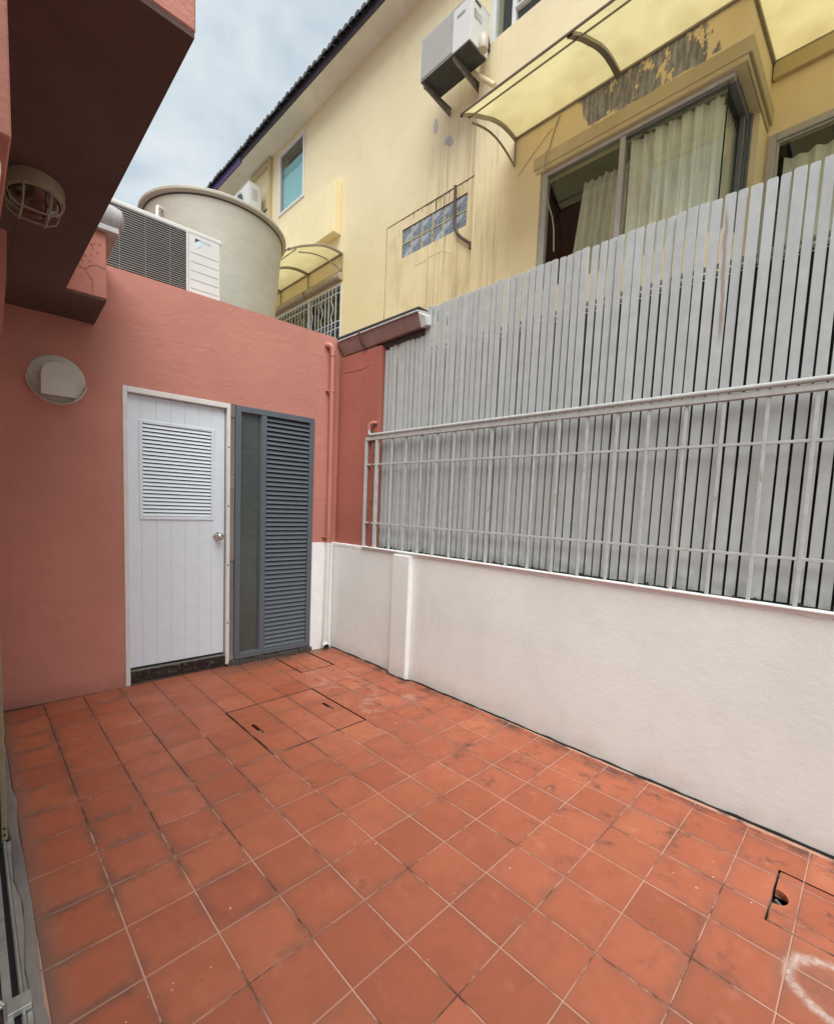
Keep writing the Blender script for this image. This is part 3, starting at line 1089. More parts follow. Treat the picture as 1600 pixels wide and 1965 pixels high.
# dark grass-like dirt caught along the slat feet
mb = MB(TR)
for k in range(70):
    y = -0.6 - random.random() * 3.9
    x = random.uniform(0.035, 0.052)
    h = random.uniform(0.004, 0.02)
    mb.hexa([(x - 0.006, y - 0.012, 0.955), (x + 0.012, y - 0.01, 0.955), (x + 0.012, y + 0.012, 0.955), (x - 0.006, y + 0.01, 0.955)],
            [(x - 0.001, y - 0.006, 0.955 + h), (x + 0.010, y - 0.004, 0.956 + h), (x + 0.010, y + 0.004, 0.955 + h), (x - 0.001, y + 0.006, 0.957 + h)])
dirt = mb.build('debris', m_black, fence)
dirt['kind'] = 'stuff'

gr = thing('security_grille', 'pale grey welded bar grille standing on the white wall before the slats', 'grille', tl((0.01, -2.0, 0.957), TR))
XG = -0.003
mb = MB(TR)
mb.box(XG - 0.014, XG + 0.014, -4.9, -0.425, 1.818, 1.846)
mb.build('top_rail', m_bar, gr, 0.003)
MB(TR).tube([(XG + 0.006, -0.487, 1.945), (XG + 0.006, -0.478, 1.95), (XG - 0.012, -0.470, 1.94), (XG - 0.012, -0.468, 1.90), (XG - 0.012, -0.472, 1.872), (XG - 0.012, -0.495, 1.861), (XG - 0.012, -0.55, 1.861), (XG - 0.012, -4.9, 1.861)], 0.0125, 10).build('conduit', m_bar, gr, smooth=True)
MB(TR).tube([(XG + 0.02, -0.53, 1.958), (XG + 0.004, -0.500, 1.960), (XG - 0.010, -0.478, 1.952), (XG - 0.012, -0.469, 1.935), (XG - 0.012, -0.4685, 1.905)], 0.0135, 10).build('conduit_end', m_pinkpipe, gr, smooth=True)
for zz in (1.622, 1.152):
    MB(TR).box(XG - 0.006, XG + 0.006, -4.9, -0.425, zz, zz + 0.012).build('cross_bar', m_bar, gr, 0.001)
b0 = None
for n_, (yy, w) in enumerate([(-0.432, 0.024), (-0.562, 0.030)]):
    MB(TR).box(XG - 0.012, XG + 0.012, yy - w / 2, yy + w / 2, 0.955, 1.818).build('post', m_bar, gr, 0.002)
yy = -0.737
while yy > -4.8:
    if b0 is None:
        b0 = MB(TR).box(XG - 0.007, XG + 0.007, yy - 0.007, yy + 0.007, 0.955, 1.818).build('bar', m_bar, gr, 0.0012)
        yb0 = yy
    else:
        o = TR.to_3x3() @ Vector((0, yy - yb0, 0))
        dup(b0, o, (random.gauss(0, 0.003), random.gauss(0, 0.003), 0))
    yy -= 0.1525 + random.uniform(-0.003, 0.003)
mb = MB(TR)
mb.box(XG - 0.02, XG + 0.02, -4.9, -0.42, 0.9545, 0.9625)
mb.build('foot_rail', m_whitepaint, gr, 0.002)

# brown gutter on top of the corner with its lead end and the stub of pipe
gt = thing('eaves_gutter', 'brown sheet metal gutter with a grey lip over the corner pier', 'gutter', tl((0.0, -0.5, 2.55), TR))
mb = MB(TR)
mb.hexa([(0.005, -0.985, 2.585), (0.12, -0.985, 2.60), (0.12, -0.03, 2.60), (0.02, -0.055, 2.565)],
        [(-0.035, -0.985, 2.678), (0.12, -0.985, 2.70), (0.12, -0.03, 2.70), (-0.025, -0.02, 2.678)])
mb.build('gutter_trough', m_gutter, gt, 0.004)
MB(TR).hexa([(-0.044, -0.99, 2.676), (0.12, -0.99, 2.70), (0.12, -0.02, 2.70), (-0.034, -0.015, 2.676)],
            [(-0.044, -0.99, 2.690), (0.12, -0.99, 2.716), (0.12, -0.02, 2.716), (-0.034, -0.015, 2.690)]).build('gutter_lip', m_lead, gt, 0.003)
MB(TR).box(-0.02, 0.12, -0.98, 0.0, 2.712, 2.722).build('tile_edge', m_roof, gt)
MB(TR).tube([(-0.047, -0.33, 2.694), (-0.043, -0.335, 2.665), (-0.018, -0.345, 2.60), (0.012, -0.36, 2.562), (0.05, -0.37, 2.555)], 0.007, 8).build('strap', m_stain, gt, smooth=True)
mb = MB(TR)
mb.hexa([(0.012, -1.045, 2.585), (0.10, -1.045, 2.60), (0.10, -0.984, 2.60), (0.002, -0.984, 2.575)],
        [(0.0, -1.03, 2.655), (0.10, -1.03, 2.67), (0.10, -0.984, 2.70), (-0.038, -0.984, 2.682)])
mb.build('lead_end', m_lead, gt, 0.006)
MB(TR).box(0.045, 0.12, -0.98, -0.46, 2.545, 2.588).build('gutter_shadow', m_backing, gt)  # dark strip put in as the shadow over the slat tops
ps = thing('pipe_stub', 'short grey pipe end with a dark open mouth beside the gutter', 'pipe', tl((0.2, -1.02, 2.62), TR))
mb = MB()
mb.lathe([(0.034, 0.0), (0.041, 0.0), (0.041, 0.16), (0.034, 0.16), (0.034, 0.0)], (0.115, -1.015, 2.705), 'x', 20)
mb.build('pipe_wall', m_pvc, ps, smooth=True)
MB().lathe([(0.0, 0.05), (0.0345, 0.05)], (0.115, -1.015, 2.705), 'x', 20).build('pipe_mouth', m_black, ps)

# downpipe in the corner, painted pink above and white below
dp = thing('corner_downpipe', 'slim downpipe in the corner painted pink above and white below', 'pipe', tl((-0.09, -0.04, 0), TB))
PX, PV = -0.086, -0.042
mb = MB(TB)
mb.tube([(PX + 0.012, PV, 0.957), (PX + 0.012, PV, 1.6), (PX + 0.008, PV, 2.3), (PX + 0.006, PV, 2.575)], 0.0205, 14)
mb.build('upper_pipe', m_pinkpipe, dp, smooth=True)
MB(TB).tube([(PX + 0.006, PV, 2.545), (PX + 0.006, PV, 2.585), (PX + 0.0, PV + 0.004, 2.615), (PX - 0.016, PV + 0.012, 2.632), (PX - 0.03, PV + 0.03, 2.634), (PX - 0.03, 0.01, 2.634)], 0.0245, 14).build('elbow', m_pinkpipe, dp, smooth=True)
MB(TB).tube([(PX + 0.0, PV, 0.075), (PX + 0.012, PV, 0.957)], 0.0205, 14).build('lower_pipe', m_whitepipe, dp, smooth=True)
MB(TB).tube([(PX, PV, 0.10), (PX, PV, 0.062), (PX - 0.002, PV - 0.012, 0.042), (PX - 0.008, PV - 0.04, 0.034)], 0.026, 14, cap=False).build('outlet_elbow', m_whitepipe, dp, smooth=True)
MB(TB).tube([(PX - 0.0066, PV - 0.034, 0.0352), (PX - 0.0078, PV - 0.039, 0.0343)], 0.0235, 14).build('outlet_mouth', m_black, dp)
for zz in (2.256, 1.008):
    MB(TB).lathe([(0.0215, -0.007), (0.0235, -0.007), (0.0235, 0.007), (0.0215, 0.007)], (PX + 0.010, PV, zz), 'z', 14).build('clip', m_pinkpipe, dp)
    MB(TB).box(PX - 0.035, PX - 0.008, PV + 0.006, 0.002, zz - 0.004, zz + 0.004).build('clip_arm', m_pinkpipe, dp)

# ---------------------------------------------------------------- things on the back wall and its roof
vent = thing('exhaust_vent', 'round cream exhaust vent cowl on the pink wall', 'vent', tl((-1.948, 0, 1.82), TB))
vc = (-1.948, 0.0, 1.972)
mb = MB(TB)
mb.lathe([(0.0, -0.012), (0.120, -0.013), (0.138, -0.006), (0.142, 0.002)], vc, 'y', 40)
mb.build('flange', m_ventm, vent, smooth=True)
mb = MB(TB)   # curved lip along the lower edge
vs = []
A0, A1, NN = math.radians(182), math.radians(352), 26
rings = []
for k in range(NN + 1):
    t = A0 + (A1 - A0) * k / NN
    for (r, v) in ((0.136, -0.002), (0.140, -0.030), (0.146, -0.030), (0.149, 0.0)):
        vs.append((vc[0] + r * math.cos(t), v, vc[2] + r * math.sin(t)))
fs = []
for k in range(NN):
    for q in range(3):
        fs.append((k * 4 + q, k * 4 + q + 1, (k + 1) * 4 + q + 1, (k + 1) * 4 + q))
mb.add(vs, fs)
mb.build('drip_lip', m_ventm, vent, smooth=True)
# hood: arched top, open below
mb = MB(TB)
prof = []
hw = 0.084
for k in range(13):
    t = math.pi - math.pi * k / 12
    prof.append((vc[0] + hw * math.cos(t), 1.985 + 0.075 * math.sin(t)))
prof = [(vc[0] - hw, 1.872)] + prof + [(vc[0] + hw, 1.872)]
n = len(prof)
ovs = []
for dv, k_ in ((-0.005, 1.0), (-0.118, 0.96)):
    ovs += [(vc[0] + (p[0] - vc[0]) * k_, dv, p[1] - (0.012 if dv < -0.1 else 0)) for p in prof]
fs = [(i, i + 1, n + i + 1, n + i) for i in range(n - 1)]
fs.append(tuple(range(2 * n - 1, n - 1, -1)))
mb.add(ovs, fs)
mb.build('hood', m_ventm, vent, smooth=True)

# condenser on the roof edge
ac = thing('roof_condenser', 'wide cream condenser with a big black grille on the utility room roof', 'air conditioner', tl((-1.4, 0.28, 2.72), TB), 'air conditioner outdoor units')
V0 = 0.12
mb = MB(TB)
mb.box(-1.90, -0.952, V0 + 0.012, V0 + 0.34, 2.745, 3.178)
mb.build('casing', m_ac, ac, 0.012, seg=2)
MB(TB).box(-1.905, -0.948, V0 + 0.004, V0 + 0.345, 3.168, 3.196).build('lid', m_ac, ac, 0.008, seg=2)
mb = MB(TB).box(-1.880, -1.192, V0 + 0.006, V0 + 0.0125, 2.755, 3.166)
grl = mb.build('coil', m_acdark, ac)
for xx in (-1.885, -1.189):
    MB(TB).box(xx - 0.006, xx + 0.006, V0 - 0.004, V0 + 0.013, 2.75, 3.169).build('grille_edge', m_ac, ac)
s0 = None
for k in range(28):
    z = 2.762 + k * 0.0146
    if s0 is None:
        s0 = MB(TB).box(-1.879, -1.195, V0 - 0.004, V0 + 0.005, z, z + 0.0026).build('grille_bar', m_acgrille, ac)
        zz0 = z
    else:
        dup(s0, (0, 0, z - zz0))
for k in range(4):
    x = -1.75 + k * 0.15
    MB(TB).box(x, x + 0.0016, V0 - 0.001, V0 + 0.006, 2.756, 3.165).build('grille_tie', m_acgrille, ac)
fp = MB(TB).box(-1.182, -0.962, V0 + 0.002, V0 + 0.0125, 2.752, 3.164).build('front_panel', m_ac, ac, 0.003)
for zz in (3.039, 2.978, 2.917, 2.856, 2.796):
    MB(TB).box(-1.166, -0.972, V0 + 0.0005, V0 + 0.0021, zz, zz + 0.0035).build('groove', m_acgrille, fp)
MB(TB).box(-0.985, -0.915, V0 + 0.0, V0 + 0.05, 2.722, 2.756).build('foot', m_ac, ac, 0.004)
MB(TB).box(-1.86, -1.79, V0 + 0.0, V0 + 0.05, 2.722, 2.756).build('foot', m_ac, ac, 0.004)
# maker's mark as it looks: dark and pale triangles with small lettering
lz, lx = 3.068, -1.136
MB(TB).prism([(lx, lz + 0.046), (lx + 0.034, lz + 0.074), (lx, lz + 0.074)], 'y', V0 + 0.0008, V0 + 0.0019).build('emblem_dark', m_logo_d, fp)
MB(TB).prism([(lx, lz), (lx + 0.056, lz + 0.046), (lx + 0.056, lz + 0.066), (lx + 0.040, lz + 0.066), (lx, lz + 0.034)], 'y', V0 + 0.0008, V0 + 0.0019).build('emblem_pale', m_logo_l, fp)


def lettering(txt, size, mat, parent, origin, right, up, name='lettering'):
    cu = bpy.data.curves.new(name, 'FONT')
    cu.body = txt
    cu.size = size
    cu.extrude = 0.0004
    ob = bpy.data.objects.new(name, cu)
    COL.objects.link(ob)
    dg = bpy.context.evaluated_depsgraph_get()
    me = bpy.data.meshes.new_from_object(ob.evaluated_get(dg))
    bpy.data.objects.remove(ob)
    me.materials.clear()
    me.materials.append(mat)
    o = bpy.data.objects.new(name, me)
    COL.objects.link(o)
    r, u = Vector(right).normalized(), Vector(up).normalized()
    nrm = r.cross(u)
    m3 = Matrix((r, u, nrm)).transposed()
    o.parent = parent
    o.rotation_euler = m3.to_euler()
    o.location = Vector(origin) - parent_loc(parent)
    return o


lettering('DAIKIN', 0.0225, m_logo_t, fp, tl((-1.103, V0 + 0.001, lz + 0.058), TB), TB.to_3x3() @ Vector((1, 0, 0)), (0, 0, 1))

# water tank
TC = (-0.523, 1.36)
tank = thing('water_tank', 'big round cream fibreglass water tank wider at its open rim', 'water tank', (TC[0], TC[1], 2.72))
mb = MB()
prof = [(0.0, 0.0), (0.515, 0.0), (0.530, 0.03)]
for k in range(1, 9):
    t = k / 8
    prof.append((0.530 + (0.618 - 0.530) * t, 0.03 + 1.10 * t))
mb.lathe(prof, (TC[0], TC[1], 2.725), 'z', 64)
mb.build('tank_shell', m_tank, tank, smooth=True)
mb = MB()
mb.lathe([(0.616, 1.128), (0.648, 1.134), (0.657, 1.142), (0.659, 1.160), (0.653, 1.168), (0.640, 1.168), (0.625, 1.160), (0.590, 1.05), (0.48, 0.2), (0.0, 0.2)], (TC[0], TC[1], 2.725), 'z', 64)
mb.build('tank_rim', m_tank, tank, smooth=True)
MB().lathe([(0.620, 1.118), (0.6235, 1.120), (0.6235, 1.130), (0.620, 1.132)], (TC[0], TC[1], 2.725), 'z', 64).build('rim_shadow', m_under, tank, smooth=True)  # dark ring painted in for the shadow under the lip
aa = math.radians(205)
px_, py_ = TC[0] + 0.60 * math.cos(aa), TC[1] + 0.60 * math.sin(aa)
e_ = Vector((math.cos(aa), math.sin(aa), 0))
MB().tube([Vector((px_, py_, 3.74)), Vector((px_, py_, 3.74)) + e_ * 0.035, Vector((px_, py_, 3.735)) + e_ * 0.055, Vector((px_, py_, 3.715)) + e_ * 0.06, Vector((px_, py_, 2.75)) + e_ * 0.06], 0.014, 10).build('overflow_pipe', m_whitepipe, tank, smooth=True)

# ---------------------------------------------------------------- pink house on the left
house = thing('pink_house', 'pink house with brown soffit overhanging the left side of the yard', 'building', (-2.6, -1.2, 0))
mb = MB()
mb.box(-2.75, -2.286, -2.25, -1.9, 1.935, 2.78)
mb.box(-6.5, -2.62, -6.5, 1.0, 2.2, 2.80)
mb.box(-6.5, -2.75, 1.0, 3.6, -0.1, 8.9)  # unseen tall block, added to be reflected in the window pane
mb.box(-2.62, -2.285, -1.9, 0.6, 2.36, 2.78)
mb.build('wall', m_pink, house, 0.003)
MB().box(-2.285, -1.958, -2.222, 0.9, 2.352, 2.78).build('overhang_wall', m_pink, house, 0.004)
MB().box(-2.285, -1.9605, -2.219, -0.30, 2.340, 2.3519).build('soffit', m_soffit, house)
mb = MB()
mb.tube([(-2.19, -1.0, 2.3405), (-2.185, -0.7, 2.3395), (-2.19, -0.5, 2.3405)], 0.002, 6)
mb.build('soffit_crack', m_stain, house, smooth=True)
# cross beam against the back wall
mb = MB(TB)
mb.box(-2.6, -1.757, -0.47, -0.001, 2.352, 2.69)
mb.build('beam', m_pink, house, 0.004)
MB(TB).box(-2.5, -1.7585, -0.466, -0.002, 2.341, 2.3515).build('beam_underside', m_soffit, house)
MB(TB).box(-2.3, -1.70, -0.50, -0.02, 2.692, 2.722).build('slab_edge', m_lead, house, 0.004)
mb = MB(TB)
mb.tube([(-2.3, -0.44, 2.785), (-1.72, -0.44, 2.785), (-1.685, -0.44, 2.785), (-1.672, -0.44, 2.785)], [0.066, 0.066, 0.058, 0.035], 20)
mb.build('ridge_tile', m_tilecap, house, smooth=True)
# cracked plaster on the beam
mb = MB(TB)
mb.tube([(-1.93, -0.471, 2.495), (-1.905, -0.471, 2.50), (-1.875, -0.471, 2.48), (-1.85, -0.471, 2.475), (-1.845, -0.471, 2.455), (-1.825, -0.471, 2.44), (-1.82, -0.471, 2.40), (-1.818, -0.471, 2.36)], 0.0008, 5)
mb.tube([(-1.85, -0.471, 2.475), (-1.83, -0.471, 2.50), (-1.80, -0.471, 2.51), (-1.76, -0.471, 2.505)], 0.0007, 5)
mb.build('plaster_crack', m_stain, house)
mb = MB(TB)
for k in range(16):
    x, z = random.uniform(-1.90, -1.79), random.uniform(2.51, 2.62)
    a = random.uniform(0, 3.1)
    q = random.uniform(0.004, 0.011)
    mb.tube([(x, -0.4695, z), (x + q * math.cos(a), -0.4725, z + q * math.sin(a)), (x + 2 * q * math.cos(a + 0.4), -0.4695, z + 2 * q * math.sin(a + 0.4))], [0.001, 0.0026, 0.001], 6)
mb.build('flaking_plaster', m_pink, house, smooth=True)
# wall and sliding door edge at the far left
MB().box(-2.60, -2.292, -1.236, 0.4, -0.05, 2.335).build('bounce_side_wall', m_frame, house)  # unseen wall, made white to bounce light onto the back wall
st = MB().box(-2.36, -2.2885, -1.256, -1.24, 0.012, 2.2).build('door_stile', m_beige, house, 0.002)
for zz in (0.06, 0.035):
    MB().lathe([(0.0, -0.001), (0.0045, -0.001), (0.0045, 0.003)], (-2.297, -1.2565, zz), 'y', 10).build('screw', m_black, st)
MB().box(-2.44, -2.306, -1.30, -1.258, 0.012, 2.2).build('door_leaf', m_black, house)
mb = MB()
mb.box(-2.336, -2.318, -4.4, -1.26, -0.02, 0.014)
mb.box(-2.318, -2.294, -4.4, -1.26, -0.02, 0.004)
mb.box(-2.302, -2.296, -4.4, -1.26, 0.0, 0.016)
mb.box(-2.294, -2.276, -4.4, -1.26, -0.02, 0.008)
trk = mb.build('door_track', m_alu, house, 0.0012)
MB().box(-2.317, -2.304, -4.4, -1.26, 0.0, 0.0052).build('track_groove', m_black, trk)
mb = MB()
mb.box(-2.330, -2.283, -2.03, -1.985, 0.012, 0.028)
mb.tube([(-2.333, -1.985, 0.02), (-2.345, -1.975, 0.03), (-2.347, -1.99, 0.035), (-2.338, -2.0, 0.028)], 0.004, 6)
mb.build('latch_block', m_alu, trk, 0.002)
MB().box(-2.62, -2.337, -4.4, -1.2, -0.06, 0.002).build('door_sill', m_interior, house)
MB().prism([(-2.274, 2.03), (-2.258, 2.03), (-2.262, 1.90), (-2.276, 1.74), (-2.283, 1.74)], 'y', -1.62, -1.60).build('jamb', m_pier, house)  # darker red stands in for pink paint in shade
MB().box(-2.40, -2.297, -2.17, -2.12, 1.905, 1.934).build('curtain_box', m_whitepaint, house, 0.004)
# bulkhead lamp under the soffit
lamp = thing('bulkhead_lamp', 'oval bulkhead lamp with a wire cage under the brown soffit', 'lamp', (-2.163, -1.28, 2.339))
LC = Vector((-2.163, -1.28, 2.339))


def oval(mb, prof, c, ax, ay, n=36):
    vs, fs = [], []
    for r, h in prof:
        for k in range(n):
            t = 2 * math.pi * k / n
            vs.append((c[0] + ax * r * math.cos(t), c[1] + ay * r * math.sin(t), c[2] + h))
    for i in range(len(prof) - 1):
        for k in range(n):
            fs.append((i * n + k, i * n + (k + 1) % n, (i + 1) * n + (k + 1) % n, (i + 1) * n + k))
    mb.add(vs, fs)
    return mb


AX, AY = 0.085, 0.125
oval(MB(), [(1.0, 0.0), (1.0, -0.036), (0.97, -0.044), (0.86, -0.046), (0.84, -0.03)], LC, AX, AY).build('lamp_base', m_lampbase, lamp, smooth=True)
oval(MB(), [(0.84, -0.025), (0.83, -0.045), (0.74, -0.064), (0.55, -0.076), (0.25, -0.080), (0.0, -0.081)], LC, AX, AY).build('lamp_glass', m_globe, lamp, smooth=True)
mb = MB()
pr = [(0.95, -0.036), (0.93, -0.055), (0.80, -0.078), (0.55, -0.090), (0.0, -0.093)]
for off in (-0.42, 0.42):
    k_ = math.sqrt(1 - off * off)
    pts = [(LC.x + AX * off, LC.y + AY * r * k_ * q, LC.z + h) for q, seq in ((-1, pr), (1, pr[::-1][1:])) for r, h in seq]
    mb.tube(pts, 0.0032, 6)
for off in (-0.36, 0.36):
    k_ = math.sqrt(1 - off * off)
    pts = [(LC.x + AX * r * k_ * q, LC.y + AY * off, LC.z + h - 0.001) for q, seq in ((-1, pr), (1, pr[::-1][1:])) for r, h in seq]
    mb.tube(pts, 0.0032, 6)
mb.build('lamp_cage', m_lampbase, lamp, smooth=True)

# ---------------------------------------------------------------- yellow house beyond the fence
XF, XB, XR = 2.30, 2.20, 3.15
yh = thing('yellow_townhouse', 'tall pale yellow rendered townhouse behind the slat fence', 'building', (2.6, 2.0, 0))


def wall_yz(mb, x0, x1, y0, y1, z0, z1, holes):
    """wall slab in the y-z plane with rectangular openings"""
    ys = sorted({y0, y1, *[h[0] for h in holes], *[h[1] for h in holes]})
    for a, b in zip(ys[:-1], ys[1:]):
        m_ = (a + b) / 2
        hs = sorted([(h[2], h[3]) for h in holes if h[0] < m_ < h[1]])
        z = z0
        for ha, hb in hs:
            if ha > z:
                mb.box(x0, x1, a, b, z, ha)
            z = hb
        if z < z1:
            mb.box(x0, x1, a, b, z, z1)


mb = MB()
wall_yz(mb, XF, XF + 0.2, 0.41, 10.0, -0.1, 8.35, [(4.52, 5.47, 6.90, 8.06), (3.25, 5.70, 4.0, 4.995), (0.58, 1.79, 4.87, 5.27)])
mb.box(XF, XF + 0.2, -2.32, 0.41, 6.72, 6.73)
wall_yz(mb, XF, XF + 0.2, -2.32, 0.41, 6.73, 8.35, [(-1.9, 0.335, 6.73, 8.1)])
wall_yz(mb, XB, XB + 0.2, -2.32, 0.41, -0.1, 6.72, [(-2.32, -0.51, 3.7, 4.93)])
mb.box(XB + 0.2, XR, -2.32, -2.25, -0.1, 3.7)
mb.box(XB + 0.2, XR, -2.32, -2.25, 4.93, 6.72)
mb.box(2.83, XR, -2.32, -2.25, 3.7, 4.93)
wall_yz(mb, XR, XR + 0.2, -7.0, -2.32, -0.1, 8.35, [(-5.0, -2.335, 3.6, 4.885)])
mb.build('wall', m_yellow, yh)
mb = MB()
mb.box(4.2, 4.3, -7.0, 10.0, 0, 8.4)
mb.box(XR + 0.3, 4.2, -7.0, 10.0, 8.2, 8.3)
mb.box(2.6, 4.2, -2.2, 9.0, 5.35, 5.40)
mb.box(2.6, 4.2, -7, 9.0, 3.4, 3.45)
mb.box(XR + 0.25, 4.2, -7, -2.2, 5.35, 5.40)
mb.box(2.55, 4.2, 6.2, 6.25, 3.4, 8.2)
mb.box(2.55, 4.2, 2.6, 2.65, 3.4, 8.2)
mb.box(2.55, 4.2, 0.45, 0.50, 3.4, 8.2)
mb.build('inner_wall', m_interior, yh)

# blocked-up opening with its glass bricks
pan = MB()
wall_yz(pan, XF - 0.010, XF + 0.002, 0.452, 2.118, 3.6, 5.412, [(0.585, 1.785, 4.872, 5.262)])
pan_o = pan.build('infill_panel', m_yellow, yh, 0.002)
MB().box(XF + 0.055, XF + 0.075, 0.5, 1.85, 4.80, 5.33).build('mortar_bed', m_surround, pan_o)
mb = MB()
for k in range(1, 6):
    yk = 1.785 - k * 0.2
    mb.box(XF - 0.002, XF + 0.056, yk - 0.008, yk + 0.008, 4.872, 5.262)
for k in range(6):
    ya = 1.785 - (k + 1) * 0.2 + 0.008
    mb.box(XF - 0.0025, XF + 0.056, ya, ya + 0.184, 5.059, 5.075)
mb.build('mortar_joint', m_surround, pan_o, 0.001)
b0 = None
for r_ in range(2):
    for k in range(6):
        y0 = 1.785 - (k + 1) * 0.2 + 0.008
        z0 = 4.875 + r_ * 0.2
        if b0 is None:
            b0 = MB().box(XF + 0.004, XF + 0.056, y0, y0 + 0.184, z0, z0 + 0.184).build('glass_block', m_block, pan_o, 0.012, seg=2, origin=(XF, y0 + 0.09, z0 + 0.09))
            by, bz = y0, z0
        else:
            o = dup(b0, (0, y0 - by, z0 - bz))
            if random.random() < 0.5:
                o.rotation_euler = (math.pi, 0, 0)
                o.location.z += 0.004
                o.location.y += 0.004
# rust stained joint along the top of the panel, with drips
mb = MB()
y = 2.118
while y > 0.46:
    w = random.uniform(0.02, 0.05)
    env = max(0.0, 1 - abs((y - 1.1) / 0.85))
    d = 0.006 + random.random() * 0.030 * env
    if random.random() < 0.16 * (0.4 + env):
        d += random.uniform(0.03, 0.20) * (0.3 + env)
        w = random.uniform(0.010, 0.026)
    mb.prism([(y, 5.420), (y - w, 5.420), (y - w * 0.8, 5.412 - d * 0.7), (y - w * 0.5, 5.412 - d), (y - w * 0.15, 5.412 - d * 0.8)], 'x', XF - 0.0118, XF - 0.004)
    y -= w
mb.build('rust_drip', m_stain, pan_o)
for (yy, za, zb) in ((2.122, 3.6, 5.41), (0.447, 3.6, 5.42)):
    mb = MB()
    z = za
    while z < zb:
        h = random.uniform(0.06, 0.2)
        w = random.uniform(0.003, 0.007)
        mb.box(XF - 0.008, XF + 0.001, yy - w, yy + w, z, min(z + h, zb))
        z += h
    mb.build('side_joint', m_stain, pan_o)
mb = MB()
pts = [(1.48, 4.674), (1.34, 4.675), (1.26, 4.69), (1.19, 4.705), (1.12, 4.70), (1.05, 4.705), (0.96, 4.69), (0.88, 4.64), (0.82, 4.60)]
mb.tube([(XF - 0.0105, a, b + random.uniform(-0.008, 0.008)) for a, b in pts], 0.0022, 5)
mb.build('hairline_crack', m_ochre, pan_o)
rp = thing('rusty_vent_pipe', 'bent rusty brown pipe over the right end of the glass bricks', 'pipe', (XF, 0.6, 4.5))
MB().tube([(XF - 0.045, 0.765, 5.40), (XF - 0.045, 0.755, 5.0), (XF - 0.045, 0.745, 4.90), (XF - 0.045, 0.70, 4.80), (XF - 0.045, 0.62, 4.715), (XF - 0.045, 0.46, 4.585)], 0.019, 10).build('pipe_run', m_rust, rp, smooth=True)
MB().box(XF - 0.075, XF - 0.001, 0.385, 0.475, 4.52, 4.60).build('junction_box', m_rust, rp, 0.006)
# broken plaster holes
for (yy, zz, r1, r2) in ((1.21, 6.37, 0.042, 0.10), (0.95, 6.05, 0.060, 0.075)):
    mb = MB()
    pts = []
    for k in range(13):
        t = 2 * math.pi * k / 13
        q = random.uniform(0.75, 1.15)
        pts.append((yy + r1 * q * math.cos(t) + (0.45 * r2 * math.sin(t) if r1 > 0.05 else 0), zz + r2 * q * math.sin(t)))
    mb.prism(pts, 'x', XF - 0.006, XF + 0.01)
    mb.build('plaster_patch', m_lead, yh, 0.002)

# eave, fascia, roof tiles
NE = (1.70 - 10.0)


def xe(y):
    return 1.992 - 0.0147 * (y - 0.0) * 1.0 - 0.0


mb = MB()
mb.hexa([(xe(-3.0), -3.0, 8.17), (XF + 0.02, -3.0, 8.17), (XF + 0.02, 10.0, 8.17), (xe(10.0), 10.0, 8.17)],
        [(xe(-3.0), -3.0, 8.20), (XF + 0.02, -3.0, 8.20), (XF + 0.02, 10.0, 8.20), (xe(10.0), 10.0, 8.20)])
mb.build('eave_soffit', m_eave, yh)
mb = MB()
mb.hexa([(xe(-3.0) - 0.025, -3.0, 8.155), (xe(-3.0), -3.0, 8.155), (xe(6.3), 6.3, 8.155), (xe(6.3) - 0.025, 6.3, 8.155)],
        [(xe(-3.0) - 0.025, -3.0, 8.262), (xe(-3.0), -3.0, 8.262), (xe(6.3), 6.3, 8.262), (xe(6.3) - 0.025, 6.3, 8.262)])
mb.build('fascia', m_fascia, yh)
mb = MB()
mb.hexa([(xe(6.303) - 0.03, 6.303, 8.12), (xe(6.3) + 0.004, 6.303, 8.12), (xe(10.0), 10.0, 8.12), (xe(10.0) - 0.03, 10.0, 8.12)],
        [(xe(6.303) - 0.03, 6.303, 8.265), (xe(6.3) + 0.004, 6.303, 8.265), (xe(10.0), 10.0, 8.265), (xe(10.0) - 0.03, 10.0, 8.265)])
mb.build('fascia', m_purple, yh)
roof = MB().hexa([(1.98, -3.0, 8.262), (5.0, -3.0, 9.40), (5.0, 10.0, 9.40), (1.84, 10.0, 8.262)],
                 [(1.98, -3.0, 8.275), (5.0, -3.0, 9.43), (5.0, 10.0, 9.43), (1.84, 10.0, 8.275)]).build('roof', m_roof, yh)
t0 = None
y = -2.9
while y < 10.0:
    if t0 is None:
        mb = MB()
        NS = 8
        pr_ = [(math.cos(math.pi * k / NS) * 0.066, math.sin(math.pi * k / NS) * 0.062) for k in range(NS + 1)]
        vs = []
        for (x, z) in ((-0.10, -0.03), (3.1, 1.175)):
            vs += [(x, a, z + b) for a, b in pr_]
        n = NS + 1
        fs = [(i, i + 1, n + i + 1, n + i) for i in range(NS)] + [tuple(range(n))]
        mb.add(vs, fs)
        t0 = mb.build('roof_tile', m_roof, roof, smooth=True, origin=(0, 0, 0))
        t0.location = Vector((xe(y), y, 8.27)) - parent_loc(roof)
    else:
        c = dup(t0)
        c.location = Vector((xe(y) + random.uniform(-0.012, 0.012), y, 8.27 + random.uniform(-0.004, 0.004))) - parent_loc(roof)
    y += 0.137

# ledge box under the small window
mb = MB()
mb.hexa([(2.145, 3.325, 5.78), (XF, 3.325, 5.78), (XF, 9.0, 5.78), (2.145, 9.0, 5.78)],
        [(2.165, 3.325, 6.595), (XF, 3.325, 6.62), (XF, 9.0, 6.62), (2.165, 9.0, 6.595)])
mb.build('planter_ledge', m_ledge, yh, 0.006)

